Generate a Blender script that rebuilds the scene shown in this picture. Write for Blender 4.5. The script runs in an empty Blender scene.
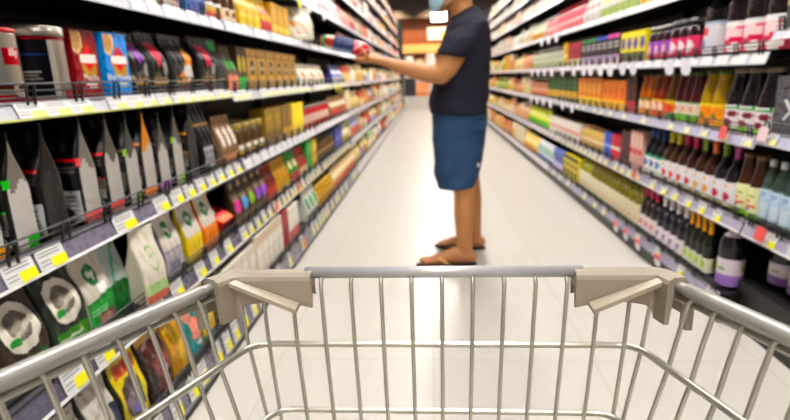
# supermarket aisle seen over a shopping trolley
import bpy, math, random
from mathutils import Vector, Matrix, noise
C = bpy.context.scene.collection
PI = math.pi
rnd = random.Random(7)

# ------------------------------------------------------------------ colour
def lin(h):
    if isinstance(h, tuple): return h
    h = h.lstrip('#')
    o = []
    for i in (0, 2, 4):
        c = int(h[i:i+2], 16) / 255
        o.append(c / 12.92 if c <= .04045 else ((c + .055) / 1.055) ** 2.4)
    g = .2126*o[0] + .7152*o[1] + .0722*o[2]
    return (max(0, g + (o[0]-g)*1.14), max(0, g + (o[1]-g)*1.14), max(0, g + (o[2]-g)*1.14), 1.0)

# ------------------------------------------------------------------ materials
def mat(name, rough=.5, metal=0., coat=0., bump=0., bscale=60., trans=0., vary=.06, ior=1.45):
    m = bpy.data.materials.new(name); m.use_nodes = True
    nt = m.node_tree; b = nt.nodes['Principled BSDF']
    at = nt.nodes.new('ShaderNodeAttribute'); at.attribute_name = 'Col'
    tc = nt.nodes.new('ShaderNodeTexCoord')
    nz = nt.nodes.new('ShaderNodeTexNoise'); nz.inputs['Scale'].default_value = bscale; nz.inputs['Detail'].default_value = 3
    nt.links.new(tc.outputs['Object'], nz.inputs['Vector'])
    mr = nt.nodes.new('ShaderNodeMapRange')
    mr.inputs['To Min'].default_value = max(.02, rough - vary); mr.inputs['To Max'].default_value = rough + vary
    nt.links.new(nz.outputs['Fac'], mr.inputs['Value'])
    nt.links.new(mr.outputs['Result'], b.inputs['Roughness'])
    nt.links.new(at.outputs['Color'], b.inputs['Base Color'])
    b.inputs['Metallic'].default_value = metal
    b.inputs['Coat Weight'].default_value = coat
    b.inputs['Transmission Weight'].default_value = trans
    b.inputs['IOR'].default_value = ior
    if bump:
        bp = nt.nodes.new('ShaderNodeBump'); bp.inputs['Strength'].default_value = bump; bp.inputs['Distance'].default_value = .01
        nt.links.new(nz.outputs['Fac'], bp.inputs['Height']); nt.links.new(bp.outputs['Normal'], b.inputs['Normal'])
    return m

PAPER = mat('printed_card', .5)
GLOSS = mat('glossy_plastic', .28, coat=.2)
FOIL = mat('foil_pouch', .36, metal=.35, bump=.5, bscale=22)
KRAFT = mat('matt_pouch', .5, bump=.4, bscale=26)
GLASS = mat('juice_glass', .10, coat=.1, vary=.03)
CLEAR = mat('clear_bottle', .06, trans=.9, vary=.02, ior=1.33)
STEEL = mat('brushed_tin', .3, metal=.95, bump=.03, bscale=120)
CHROME = mat('wire_chrome', .30, metal=.8, vary=.01)
RAILM = mat('galvanised_rail', .3, metal=.35, vary=.01)
RUBBER = mat('black_plastic', .5)
BLACK = mat('black_powder_coat', .42)
PLASTIC = mat('moulded_plastic', .45, bump=.04, bscale=200)
SKIN = mat('skin', .5, bump=.05, bscale=150)
CLOTH = mat('cotton_cloth', .85, bump=.12, bscale=220)
DENIM = mat('denim_cloth', .85, bump=.25, bscale=300)
HAIR = mat('hair', .5, bump=.6, bscale=180)

# ------------------------------------------------------------------ mesh builder
class M:
    def __init__(s): s.v = []; s.f = []; s.c = []; s.s = []; s.m = []
    def face(s, idx, col, smooth=True, mi=0):
        s.f.append(tuple(idx)); s.c.append(lin(col)); s.s.append(smooth); s.m.append(mi)
    def build(s, name, mats):
        me = bpy.data.meshes.new(name)
        me.from_pydata(s.v, [], s.f)
        for k in (mats if isinstance(mats, (list, tuple)) else [mats]): me.materials.append(k)
        ca = me.color_attributes.new('Col', 'FLOAT_COLOR', 'CORNER')
        buf = []
        for f, c in zip(s.f, s.c): buf.extend(c * len(f))
        ca.data.foreach_set('color', buf)
        me.polygons.foreach_set('use_smooth', s.s)
        me.polygons.foreach_set('material_index', s.m)
        me.update()
        return me

def cf(c): return c if callable(c) else (lambda *a: c)

def grid(m, fn, nu, nv, col, closed=False, smooth=True, mi=0):
    col = cf(col); b = len(m.v); k = nu if closed else nu + 1
    for j in range(nv + 1):
        for i in range(k): m.v.append(tuple(fn(i / nu, j / nv)))
    for j in range(nv):
        for i in range(nu):
            i2 = (i + 1) % k
            m.face((b + j*k + i, b + j*k + i2, b + (j+1)*k + i2, b + (j+1)*k + i), col((i+.5)/nu, (j+.5)/nv), smooth, mi)
    return b, k

def box(m, x0, x1, y0, y1, z0, z1, col, mi=0, ch=0.0):
    b = len(m.v)
    for z in (z0, z1):
        m.v += [(x0, y0, z), (x1, y0, z), (x1, y1, z), (x0, y1, z)]
    for q in ((0,3,2,1), (4,5,6,7), (0,1,5,4), (1,2,6,5), (2,3,7,6), (3,0,4,7)):
        m.face([b + i for i in q], col, False, mi)

def obox(m, o, ax, ay, az, col, mi=0):
    """box from a corner and three edge vectors"""
    o = Vector(o); ax = Vector(ax); ay = Vector(ay); az = Vector(az); b = len(m.v)
    for z in (0, 1):
        for p in ((0,0), (1,0), (1,1), (0,1)): m.v.append(tuple(o + ax*p[0] + ay*p[1] + az*z))
    qs = ((0,3,2,1), (4,5,6,7), (0,1,5,4), (1,2,6,5), (2,3,7,6), (3,0,4,7))
    flip = ax.cross(ay).dot(az) < 0
    for q in qs:
        q = [b + i for i in q]
        m.face(q[::-1] if flip else q, col, False, mi)

def lathe(m, prof, n, col, mi=0, cx=0, cy=0, smooth=True, cap=True):
    """prof: list of (r, z) bottom to top; col(u, v): u around with 0.5 at the front (-y), v = z / top"""
    col = cf(col); b = len(m.v); top = max(p[1] for p in prof) or 1
    for r, z in prof:
        for i in range(n):
            a = 2*PI*i/n + PI/2
            m.v.append((cx + r*math.cos(a), cy + r*math.sin(a), z))
    for j in range(len(prof) - 1):
        zm = (prof[j][1] + prof[j+1][1]) / 2
        for i in range(n):
            i2 = (i + 1) % n
            m.face((b + j*n + i, b + j*n + i2, b + (j+1)*n + i2, b + (j+1)*n + i), col((i + .5)/n, zm/top), smooth, mi)
    if cap:
        m.face([b + i for i in range(n)][::-1], col(.5, 0), False, mi)
        j = len(prof) - 1
        m.face([b + j*n + i for i in range(n)], col(.5, 1), False, mi)

def tube(m, pts, r, n=8, col='888888', closed=False, mi=0):
    pts = [Vector(p) for p in pts]; N = len(pts); rs = r if isinstance(r, (list, tuple)) else [r]*N
    b = len(m.v); up = None
    for k, p in enumerate(pts):
        if closed: t = pts[(k+1) % N] - pts[k-1]
        else: t = pts[min(k+1, N-1)] - pts[max(k-1, 0)]
        t.normalize()
        if up is None:
            up = Vector((0,0,1)) if abs(t.z) < .9 else Vector((1,0,0))
        up = (up - t*up.dot(t)).normalized(); sd = t.cross(up)
        for i in range(n):
            a = 2*PI*i/n
            m.v.append(tuple(p + sd*math.cos(a)*rs[k] + up*math.sin(a)*rs[k]))
    for k in range(N if closed else N-1):
        k2 = (k+1) % N
        for i in range(n):
            i2 = (i+1) % n
            m.face((b+k*n+i, b+k*n+i2, b+k2*n+i2, b+k2*n+i), col, True, mi)
    if not closed:
        m.face([b+i for i in range(n)][::-1], col, False, mi)
        m.face([b+(N-1)*n+i for i in range(n)], col, False, mi)

def curve_pts(pts, rad, n=5):
    """round the inner corners of a polyline"""
    pts = [Vector(p) for p in pts]; out = [pts[0]]
    for i in range(1, len(pts)-1):
        a = (pts[i-1]-pts[i]).normalized()*rad; c = (pts[i+1]-pts[i]).normalized()*rad
        for k in range(n+1):
            t = k/n
            out.append((pts[i]+a)*(1-t)**2 + pts[i]*2*t*(1-t) + (pts[i]+c)*t*t)
    out.append(pts[-1]); return out

# ------------------------------------------------------------------ printed patterns
def pat(base, *sh):
    """pattern on a face: later shapes lie over earlier ones"""
    base = lin(base)
    S = [(s[0],) + tuple(s[1:-1]) + (lin(s[-1]),) for s in sh]
    def f(u, v, *a):
        c = base
        for s in S:
            k = s[0]
            if k == 'r':
                if s[1] <= u <= s[3] and s[2] <= v <= s[4]: c = s[5]
            elif k == 'c':
                if ((u-s[1])/s[3])**2 + ((v-s[2])/s[4])**2 <= 1: c = s[5]
            elif k == 'd':                                   # diamond
                if abs(u-s[1])/s[3] + abs(v-s[2])/s[4] <= 1: c = s[5]
            elif k == 't':                                   # triangle pointing down
                if s[2]-s[4] <= v <= s[2] and abs(u-s[1]) <= s[3]*(v-(s[2]-s[4]))/s[4]: c = s[5]
            elif k == 'n':                                   # ring
                q = ((u-s[1])/s[3])**2 + ((v-s[2])/s[4])**2
                if s[5] <= q <= 1: c = s[6]
            elif k == 'g':                                   # diagonal band: v between a+k*u and that + h
                if s[1] + s[2]*u <= v <= s[1] + s[2]*u + s[3] and s[4] <= u <= s[5]: c = s[6]
            elif k == 'l':                                   # rows of printed fine lines
                if s[1] <= u <= s[3] and s[2] <= v <= s[4] and ((v - s[2])/(s[4]-s[2])*s[5]) % 1 < .55: c = s[6]
        return c
    return f

TEXT = {}
def text_verts(t):
    if t not in TEXT:
        cu = bpy.data.curves.new('tx', 'FONT'); cu.body = t; cu.align_x = 'CENTER'; cu.align_y = 'CENTER'; cu.size = 1; cu.extrude = .0; cu.resolution_u = 2
        o = bpy.data.objects.new('tx', cu); C.objects.link(o)
        dg = bpy.context.evaluated_depsgraph_get()
        me = bpy.data.meshes.new_from_object(o.evaluated_get(dg))
        TEXT[t] = ([tuple(v.co) for v in me.vertices], [tuple(p.vertices) for p in me.polygons])
        bpy.data.objects.remove(o); bpy.data.curves.remove(cu); bpy.data.meshes.remove(me)
    return TEXT[t]
def text(m, t, size, fn, col, sx=1, mi=0):
    """fn maps text-plane (x, y) to a 3-D point"""
    vs, fs = text_verts(t); b = len(m.v)
    for v in vs: m.v.append(tuple(fn(v[0]*size*sx, v[1]*size)))
    for f in fs: m.face([b+i for i in f], col, False, mi)

# ------------------------------------------------------------------ objects
ORD = ['', 'first', 'second', 'third', 'fourth', 'fifth', 'sixth', 'seventh', 'eighth', 'ninth', 'tenth', 'eleventh', 'twelfth', 'thirteenth', 'fourteenth', 'fifteenth', 'sixteenth']
def link(name, data, parent=None, loc=(0,0,0), rz=0., label=None):
    o = bpy.data.objects.new(name, data); C.objects.link(o)
    o.location = loc; o.rotation_euler = (0, 0, rz)
    if parent: o.parent = parent
    if label: o['label'] = label
    return o
def tag(o, label, cat, group=None):
    o['label'] = label; o['category'] = cat
    if group: o['group'] = group
    return o
def place(name, parts, loc, rz, label, cat, group=None):
    """parts: list of (part_name, mesh); a single part becomes the thing itself"""
    if len(parts) == 1: o = link(name, parts[0][1], None, loc, rz)
    else:
        o = link(name, None, None, loc, rz); o.empty_display_size = .05
        for p in parts: link(p[0], p[1], o, label=(p[2] if len(p) > 2 else None))
    return tag(o, label, cat, group)
def struct(name, me, loc=(0,0,0)):
    o = link(name, me, None, loc); o['kind'] = 'structure'; o['label'] = name.replace('_', ' '); return o

# ------------------------------------------------------------------ product shapes (front faces -y, base at z = 0, centred)
def carton(w, d, h, front, side, q=1.0, mats=PAPER, top=None):
    m = M(); nu = max(3, int(26*q)); nv = max(4, int(40*q)); a, b = w/2, d/2; side = cf(side)
    top = top or side(.5, .95)
    grid(m, lambda u, v: (-a + w*u, -b, h*v), nu, nv, front, smooth=False)
    ns = max(2, int(8*q))
    grid(m, lambda u, v: (-a, b - d*u, h*v), ns, nv//2 + 1, side, smooth=False)
    grid(m, lambda u, v: (a, -b + d*u, h*v), ns, nv//2 + 1, side, smooth=False)
    grid(m, lambda u, v: (a - w*u, b, h*v), 1, 1, side(.5, .5), smooth=False)
    grid(m, lambda u, v: (-a + w*u, -b + d*v, h), 1, 1, top, smooth=False)
    grid(m, lambda u, v: (-a + w*u, b - d*v, 0), 1, 1, top, smooth=False)
    return [('carton', m.build('carton', mats))]

def smooth(t): t = max(0., min(1., t)); return t*t*(3-2*t)
def bag(w, d, h, front, side, q=1.0, mats=FOIL, sealcol=None, topw=1.0, n=5.0, lean=0.0, gus=.35, seed=0, start=.38, full=False):
    """gusseted bag: boxy foot closing to a flat sealed fin"""
    m = M(); nf = max(6, int(42*q)); nsd = max(2, int(10*q)); nv = max(6, int(64*q)); side = cf(side); front = cf(front)
    hb = h*.93; nb = max(4, nf//3)
    S = [(-.96 + 1.92*i/nf, -1, 0) for i in range(nf+1)] + [(1, -.9 + 1.8*(i+.5)/nsd, 1) for i in range(nsd)] + [(.96 - 1.92*i/nb, 1, 2) for i in range(nb+1)] + [(-1, .9 - 1.8*(i+.5)/nsd, 3) for i in range(nsd)]
    N = len(S)
    def prof(v):
        a = w/2*(.93 + .07*smooth(v/.08)) * (1 + (topw-1)*smooth((v-.3)/.7))
        b = d/2*(.9 + .1*smooth(v/.1))*(1 - smooth((v-start)/(1-start))) + .004
        return a, b
    def fn(u, v):
        px, py, k = S[int(round(u*N)) % N]; a, b = prof(v)
        e = 2.0*n
        if k in (0, 2): sy = (1 - abs(px)**e)**(1/e); x, y, ss = a*px, b*py*sy, py*sy
        else: x, y, ss = a*px*(1 - abs(py)**e*.03), b*py, py
        wr = .045*d*smooth(v*4)*math.sin(7*px*PI*.5 + seed*1.7 + v*5)*math.sin(9*v + seed) * (1 if k in (0, 2) else 0)
        if k in (1, 3): x -= px*.09*w*gus*(1-smooth((v-.4)/.5))*(1-abs(ss))*(1 if v > .05 else 0)
        return (x, y + wr - lean*h*v*v, hb*v)
    def col(u, v):
        px, py, k = S[int(u*N) % N]; p2, q2, k2 = S[(int(u*N)+1) % N]
        if k == 0 and k2 == 0: return front(.5 + (px+p2)/4, v*.93)
        if k == 2 and k2 == 2: return front(.5 - (px+p2)/4, v*.93)
        return side(.5 + (py+q2)/4*(1 if px > 0 else -1), v)
    b, k = grid(m, fn, N, nv, col, closed=True)
    m.face([b + i for i in range(k)][::-1], side(0, 0), False)
    top = [b + nv*k + i for i in range(k)]; m.face(top, sealcol or front(.5, .98), False)
    body = m.build('bag_body', mats)
    s = M(); a, bb = prof(1); sc = sealcol or front(.5, .98); ns = max(2, int(14*q))
    for sg in (-1, 1):
        def fs(u, v, sg=sg): return ((-a + 2*a*u)*sg*-1 if sg > 0 else (-a + 2*a*u), sg*.0028 - lean*h + .002*math.sin(6*u*PI + seed)*v, hb + h*.07*v)
        grid(s, fs, ns, 2, lambda u, v: front(u if sg < 0 else 1-u, .93 + .07*v) if not sealcol else sealcol, smooth=True)
    grid(s, lambda u, v: (-a + 2*a*u, -.0028 + .0056*v - lean*h + .002*math.sin(6*u*PI + seed)*1, hb + h*.07), ns, 1, sc)
    for e in (-a, a): grid(s, lambda u, v, e=e: (e, (-.0028 + .0056*u)*(1 if e > 0 else -1) - lean*h, hb + h*.07*v), 1, 1, sc)
    if not full:
        o = len(m.v)
        m.v += s.v; m.f += [tuple(i+o for i in f) for f in s.f]; m.c += s.c; m.s += s.s; m.m += s.m
        return [('bag', m.build('bag', mats))]
    return [('bag_body', body), ('top_seal', s.build('top_seal', mats))]

BOT = {   # radius factor, height factor
 'wine':  [(.9,0),(1,.02),(1,.50),(.97,.56),(.8,.63),(.52,.70),(.40,.75),(.36,.80),(.34,.93),(.38,.935),(.38,.95),(.33,.955),(.33,.97)],
 'cone':  [(.92,0),(1,.02),(1,.46),(.97,.53),(.89,.62),(.78,.72),(.66,.82),(.58,.89),(.60,.895),(.60,.93),(.55,.94),(.55,.96)],
 'square':[(.92,0),(1,.02),(1,.62),(.95,.70),(.72,.79),(.5,.84),(.45,.88),(.45,.96)],
 'jug':   [(.88,0),(1,.03),(1,.50),(.95,.53),(1,.56),(1.02,.64),(.96,.68),(1,.71),(.95,.78),(.8,.86),(.55,.92),(.4,.95),(.4,.97)],
 'water': [(.88,0),(1,.03),(.97,.10),(1,.14),(.97,.2),(1,.24),(1,.52),(.96,.58),(.8,.70),(.6,.80),(.42,.88),(.36,.92),(.36,.95)],
 'jar':   [(.9,0),(1,.03),(1,.66),(.95,.74),(.84,.78),(.82,.81)],
}
def bottle(kind, r, h, glass, label, cap, l0=.08, l1=.42, q=1.0, capz=None, capr=1.25, mats=GLASS, neck=None, split=True, capmat=GLOSS, shoulder=None):
    n = max(8, int(32*q)); P = [(a*r, z*h) for a, z in BOT[kind]]
    zt = P[-1][1]; m = M()
    if neck:
        nz, nc = neck
        lathe(m, P, n, lambda u, v: nc if v*zt > nz*h else glass)
    else: lathe(m, P, n, glass)
    cz = capz if capz is not None else .93
    rn = P[-1][0]*capr; k = M()
    rr = [a for a, z in BOT[kind] if abs(z - cz) < .06]
    rc = max([a*r for a, z in BOT[kind] if z >= cz - .01] + [P[-1][0]])*1.06 + .0008
    lathe(k, [(rc, cz*h), (rc*1.02, cz*h + .002), (rc*1.0, h - .003), (rc*.88, h)], n, cap)
    l = M(); nn = max(10, int(56*q)); nv = max(3, int(22*q))
    def rad(z):
        f = z/h
        for (a0, z0), (a1, z1) in zip(BOT[kind], BOT[kind][1:]):
            if z0 <= f <= z1: return r*(a0 + (a1-a0)*(f-z0)/max(1e-6, z1-z0))
        return r
    lc = cf(label)
    def fl(u, v):
        z = (l0 + (l1-l0)*v)*h; a = 2*PI*u + PI/2; R = rad(z) + .0012
        return (R*math.cos(a), R*math.sin(a), z)
    grid(l, fl, nn, nv, lambda u, v: lc(((u-.5)*2.6 + .5) % 1.0, v), closed=True)
    b = len(l.v)
    if split: return [('bottle_body' if kind != 'jar' else 'jar_body', m.build('bottle_body', mats)), ('cap' if kind != 'jar' else 'lid', k.build('cap', capmat)), ('label_wrap', l.build('label_wrap', PAPER))]
    a = M()
    for x, mi in ((m, 0), (k, 1), (l, 2)):
        o = len(a.v); a.v += x.v; a.f += [tuple(i+o for i in f) for f in x.f]; a.c += x.c; a.s += x.s; a.m += [mi]*len(x.f)
    return [('bottle', a.build('bottle', [mats, capmat, PAPER]))]

def tin(r, h, body, lidc, label, q=1.0, l0=.06, l1=.84, mats=STEEL, lidmat=STEEL, split=True, lf=.86):
    n = max(10, int(48*q)); m = M(); lc = cf(label)
    nv = max(4, int(36*q))
    P = [(r*.99, 0), (r*1.015, .003), (r, .008)] + [(r, .008 + (h*lf-.008)*i/nv) for i in range(1, nv+1)]
    nn = max(12, int(64*q))
    lathe(m, P, nn, lambda u, v: lc(((u-.5)*2.4 + .5) % 1.0, v) if v > .02 else lin(body))
    k = M(); lathe(k, [(r*1.03, h*lf+.0005), (r*1.035, h*lf+.003), (r*1.035, h*.985), (r*1.0, h), (r*.9, h), (r*.88, h-.004), (.001, h-.004)], nn, lidc, cap=False)
    if split: return [('tin_body', m.build('tin_body', mats)), ('lid', k.build('lid', lidmat))]
    a = M()
    for x, mi in ((m, 0), (k, 1)):
        o = len(a.v); a.v += x.v; a.f += [tuple(i+o for i in f) for f in x.f]; a.c += x.c; a.s += x.s; a.m += [mi]*len(x.f)
    return [('tin', a.build('tin', [mats, lidmat]))]

# ------------------------------------------------------------------ shelving
# left units face +x, right units face -x.  s = -1 left, +1 right
def shelving(s, y0, y1, shelves, base, name_label, group, back_x, top_z, detail=2, end_near=False, end_far=False):
    """shelves: list of dict(x, zb, zt, rail, tags, fence, talk)"""
    root = link('shelving_unit', None, None, (0, 0, 0)); tag(root, name_label, 'shelf', group)
    root.location = (s*1.0, (y0+y1)/2, 0); ox, oy = s*1.0, (y0+y1)/2
    def X(x): return s*x - ox
    def bx(m, xa, xb, ya, yb, za, zb, c):
        a, b = sorted((X(xa), X(xb))); box(m, a, b, ya-oy, yb-oy, za, zb, c)
    m = M(); bx(m, back_x, back_x+.02, y0, y1, 0, top_z, '0b0b0d'); link('back_panel', m.build('back_panel', BLACK), root)
    m = M(); bx(m, base['kx'], base['kx']+.02, y0, y1, .002, base['z'], '0f0e0e'); bx(m, base['kx']+.02, back_x, y0, y1, base['z']-.02, base['z'], '121214'); link('base_plinth', m.build('base_plinth', BLACK), root)
    for yy in ((y0+.012), (y1-.012)):
        m = M(); bx(m, back_x-.05, back_x, yy-.01, yy+.01, 0, top_z, '141417'); link('upright', m.build('upright', BLACK), root)
    for e, yy in ((end_near, y0+.003), (end_far, y1-.003)):
        if e:
            m = M(); bx(m, .02 + base['kx'], back_x, yy-.003, yy+.003, 0, top_z, '2a2a2d'); link('end_panel', m.build('end_panel', BLACK), root)
    for k, sh in enumerate(shelves):
        fx, zb, zt = sh['x'], sh['zb'], sh['zt']; g = .004
        m = M(); bx(m, fx+.012, back_x, y0+g, y1-g, zt-.022, zt-.004, sh.get('deck', '18181b')); sob = link('shelf', m.build('shelf', BLACK), root)
        # tilted price rail
        r = M(); tl = .014; L = y1-y0-2*g
        rc = sh.get('rail', 'c9c9dc')
        def RP(u, v, o=0.0):                                          # u along y, v up the rail face, o out
            return (X(fx + tl*v - o) , y0+g - oy + L*u, zb + (zt-zb)*v)
        def quad(mm, u0, u1, v0, v1, c, o):
            b = len(mm.v); P = [RP(u0,v0,o), RP(u1,v0,o), RP(u1,v1,o), RP(u0,v1,o), RP(u0,v0,o-.0012), RP(u1,v0,o-.0012), RP(u1,v1,o-.0012), RP(u0,v1,o-.0012)]
            mm.v += P
            for q in ((0,1,2,3), (5,4,7,6), (4,0,3,7), (1,5,6,2), (3,2,6,7), (4,5,1,0)):
                q = q if s > 0 else q[::-1]
                mm.face([b+i for i in q[::-1]], c, False)
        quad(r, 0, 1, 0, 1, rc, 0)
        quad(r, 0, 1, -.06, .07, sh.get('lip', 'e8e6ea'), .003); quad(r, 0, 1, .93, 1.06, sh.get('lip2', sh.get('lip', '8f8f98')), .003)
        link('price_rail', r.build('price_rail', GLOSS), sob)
        # wire guard
        if sh.get('fence'):
            w = M(); hf = sh['fence']; fx2 = fx + .006; q = 6 if detail > 1 else 4
            for f in (.25, .62, 1.0): tube(w, [(X(fx2), y0+.02-oy, zt+hf*f), (X(fx2), y1-.02-oy, zt+hf*f)], .0022 if f < 1 else .0026, q, '1c1c1f' if f < 1 else '4a4a50')
            n = max(2, int((y1-y0)/.16))
            for i in range(n):
                yy = y0 + .05 + (y1-y0-.1)*i/(n-1) - oy
                tube(w, curve_pts([(X(fx2+.001), yy-.012, zt-.006), (X(fx2-.004), yy-.012, zt+hf), (X(fx2-.004), yy+.012, zt+hf), (X(fx2+.001), yy+.012, zt-.006)],   .010, 4), .0032, q, '1c1c1e')
            link('wire_guard', w.build('wire_guard', BLACK), sob)
        # price tags
        for (ty, tw, c2) in sh.get('tags', []):
            t = M(); u0 = (ty-tw/2-y0)/L; u1 = (ty+tw/2-y0)/L
            if u0 < 0 or u1 > 1: continue
            quad(t, u0, u1, .06, 1.0, 'dcdcde', .0045)
            # reading direction is +y on left units when facing them, -y on right
            def sub(a, b): return (u0 + (u1-u0)*a, u0 + (u1-u0)*b) if s < 0 else (u1 - (u1-u0)*b, u1 - (u1-u0)*a)
            if c2:
                a, b = sub(.45, 1.0); quad(t, a, b, .06, .5, c2, .0052)
                a, b = sub(.08, .4)
                for f in (.25, .42): quad(t, *sub(.06, .40), f, f+.06, '9a9a9a', .0052)
                for f in (.66, .8): quad(t, *sub(.08, .85), f, f+.05, '8a8a8a', .0052)
            link('price_tag', t.build('price_tag', PAPER), sob)
        for (ty, hw, c, up, *c3) in sh.get('talk', []):                     # tongue-shaped shelf talkers clipped to the rail
            t = M(); n = 10; y = ty - oy; prof = []
            for i in range(n+1):
                a = PI*i/n
                prof.append((-hw*math.cos(a)*1.0, -.6*hw*math.sin(a)))
            b = len(t.v); z0 = zb + .6*(zt-zb)
            for off in (-.0145, -.0155):
                sg = 1 if up else -1
                P = [(-hw, 0), (hw, 0)] + [(p[0]*-1, (-(.042) + p[1])) for p in prof]
                for (py, pz) in P: t.v.append((X(fx + off + (.004 if up else .0)), y + py + pz*.25*s, (zb + .012 if up else zb + .030) - sg*pz))
            k = n + 3
            t.face([b+i for i in range(k)], c, False); t.face([b+k+i for i in range(k)][::-1], c, False)
            for i in range(k): t.face((b+i, b+(i+1) % k, b+k+(i+1) % k, b+k+i), c, False)
            if c3:
                yy = y; box(t, *sorted((X(fx-.0165), X(fx-.0140))), yy-hw, yy+hw, zb+.004, zb+.032, c3[0])
            link('shelf_talker', t.build('shelf_talker', PAPER), sob)
    return root

def rowtags(y0, y1, step, w, c='f0e83a', seed=1, skip=.15):
    r = random.Random(seed); o = []; y = y0
    while y < y1:
        if r.random() > skip: o.append((y, w, c))
        y += step*(1 + .5*(r.random()-.5) * (r.random() < .5))
    return o

L_, R_ = -1, 1
def lsh(x, zb, zt, **k): return dict(x=x, zb=zb, zt=zt, **k)
YEL = 'f2ea2c'
# ---- left, nearest bay
left_lvls = [(.79, .045, .135), (.84, .367, .428), (.86, .662, .712), (.88, .982, 1.034), (.88, 1.278, 1.322), (.89, 1.575, 1.617), (.90, 1.87, 1.91), (.905, 2.19, 2.23), (.91, 2.50, 2.54)]
def left_bay(y0, y1, kind):
    S = []
    for k, (x, zb, zt) in enumerate(left_lvls):
        d = dict(x=x, zb=zb, zt=zt)
        if k == 3: d.update(zb=.994 if kind == 0 else .976, zt=1.030 if kind == 0 else 1.02)
        if kind <= 2:
            d['fence'] = .040 if k < 5 else 0
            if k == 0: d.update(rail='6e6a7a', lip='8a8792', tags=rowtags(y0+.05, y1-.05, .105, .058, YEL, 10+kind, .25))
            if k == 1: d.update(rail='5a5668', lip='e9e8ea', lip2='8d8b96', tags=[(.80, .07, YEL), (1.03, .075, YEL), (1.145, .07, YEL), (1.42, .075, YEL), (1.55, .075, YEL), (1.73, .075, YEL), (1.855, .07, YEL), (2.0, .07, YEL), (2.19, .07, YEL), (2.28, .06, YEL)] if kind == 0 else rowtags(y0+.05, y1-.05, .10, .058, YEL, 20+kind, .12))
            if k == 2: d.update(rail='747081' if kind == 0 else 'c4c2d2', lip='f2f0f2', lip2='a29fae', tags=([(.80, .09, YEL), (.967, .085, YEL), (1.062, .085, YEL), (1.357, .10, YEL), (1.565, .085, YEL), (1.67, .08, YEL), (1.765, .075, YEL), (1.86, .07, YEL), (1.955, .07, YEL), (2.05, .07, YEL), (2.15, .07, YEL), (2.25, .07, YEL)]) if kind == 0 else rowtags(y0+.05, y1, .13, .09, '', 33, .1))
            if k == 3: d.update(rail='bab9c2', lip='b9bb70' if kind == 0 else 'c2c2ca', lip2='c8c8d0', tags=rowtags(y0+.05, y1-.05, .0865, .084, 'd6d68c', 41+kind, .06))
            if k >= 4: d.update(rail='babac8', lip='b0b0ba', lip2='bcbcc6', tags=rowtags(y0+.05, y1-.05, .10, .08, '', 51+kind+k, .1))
            if kind == 1 and k == 4: d['fence'] = 0
            if kind == 1 and k == 5: d['talk'] = [(3.30, .05, 'e6e02a', False), (3.72, .05, 'e6e02a', False)]
            if kind == 2 and k == 5: d['talk'] = [(4.02, .05, 'dcdce4', False), (4.55, .05, 'dcdce4', False)]
            if kind == 1 and k == 1: d['talk'] = [(2.66, .022, 'ee5b4a', True), (3.16, .022, 'ee5b4a', True)]
            if kind == 1 and k == 0: d['talk'] = [(3.02, .022, 'ee5b4a', True)]
            if kind == 2 and k == 3: d['talk'] = [(4.9, .04, 'e8e23a', False), (5.1, .04, 'e8e23a', False)]
        else:
            d.update(rail='c6c2c6', lip='bab8ba', lip2='b6b4bc')
        S.append(d)
    return S
names_l = ['nearest left shelving bay holding coffee tins and bags', 'second left shelving bay holding golden packs', 'third left shelving bay beside the shopper', 'fourth left shelving bay beyond the shopper', 'fifth left shelving bay beyond the shopper', 'sixth left shelving bay far down the aisle', 'seventh left shelving bay far down the aisle', 'eighth left shelving bay far down the aisle', 'ninth left shelving bay far down the aisle', 'last left shelving bay near the wood-panelled end']
ylb = [.71 + 1.62*i for i in range(11)]
YL0 = [-.4] + ylb[1:]
for i in range(10):
    a, b = YL0[i] + .002, YL0[i+1] - .002
    shelving(L_, a, b, left_bay(a, b, i), dict(kx=.80, z=.10), names_l[i], 'left shelving run', 1.32, 2.75 if i else 2.75, detail=2 if i < 2 else 1, end_far=(i == 9))

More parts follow.
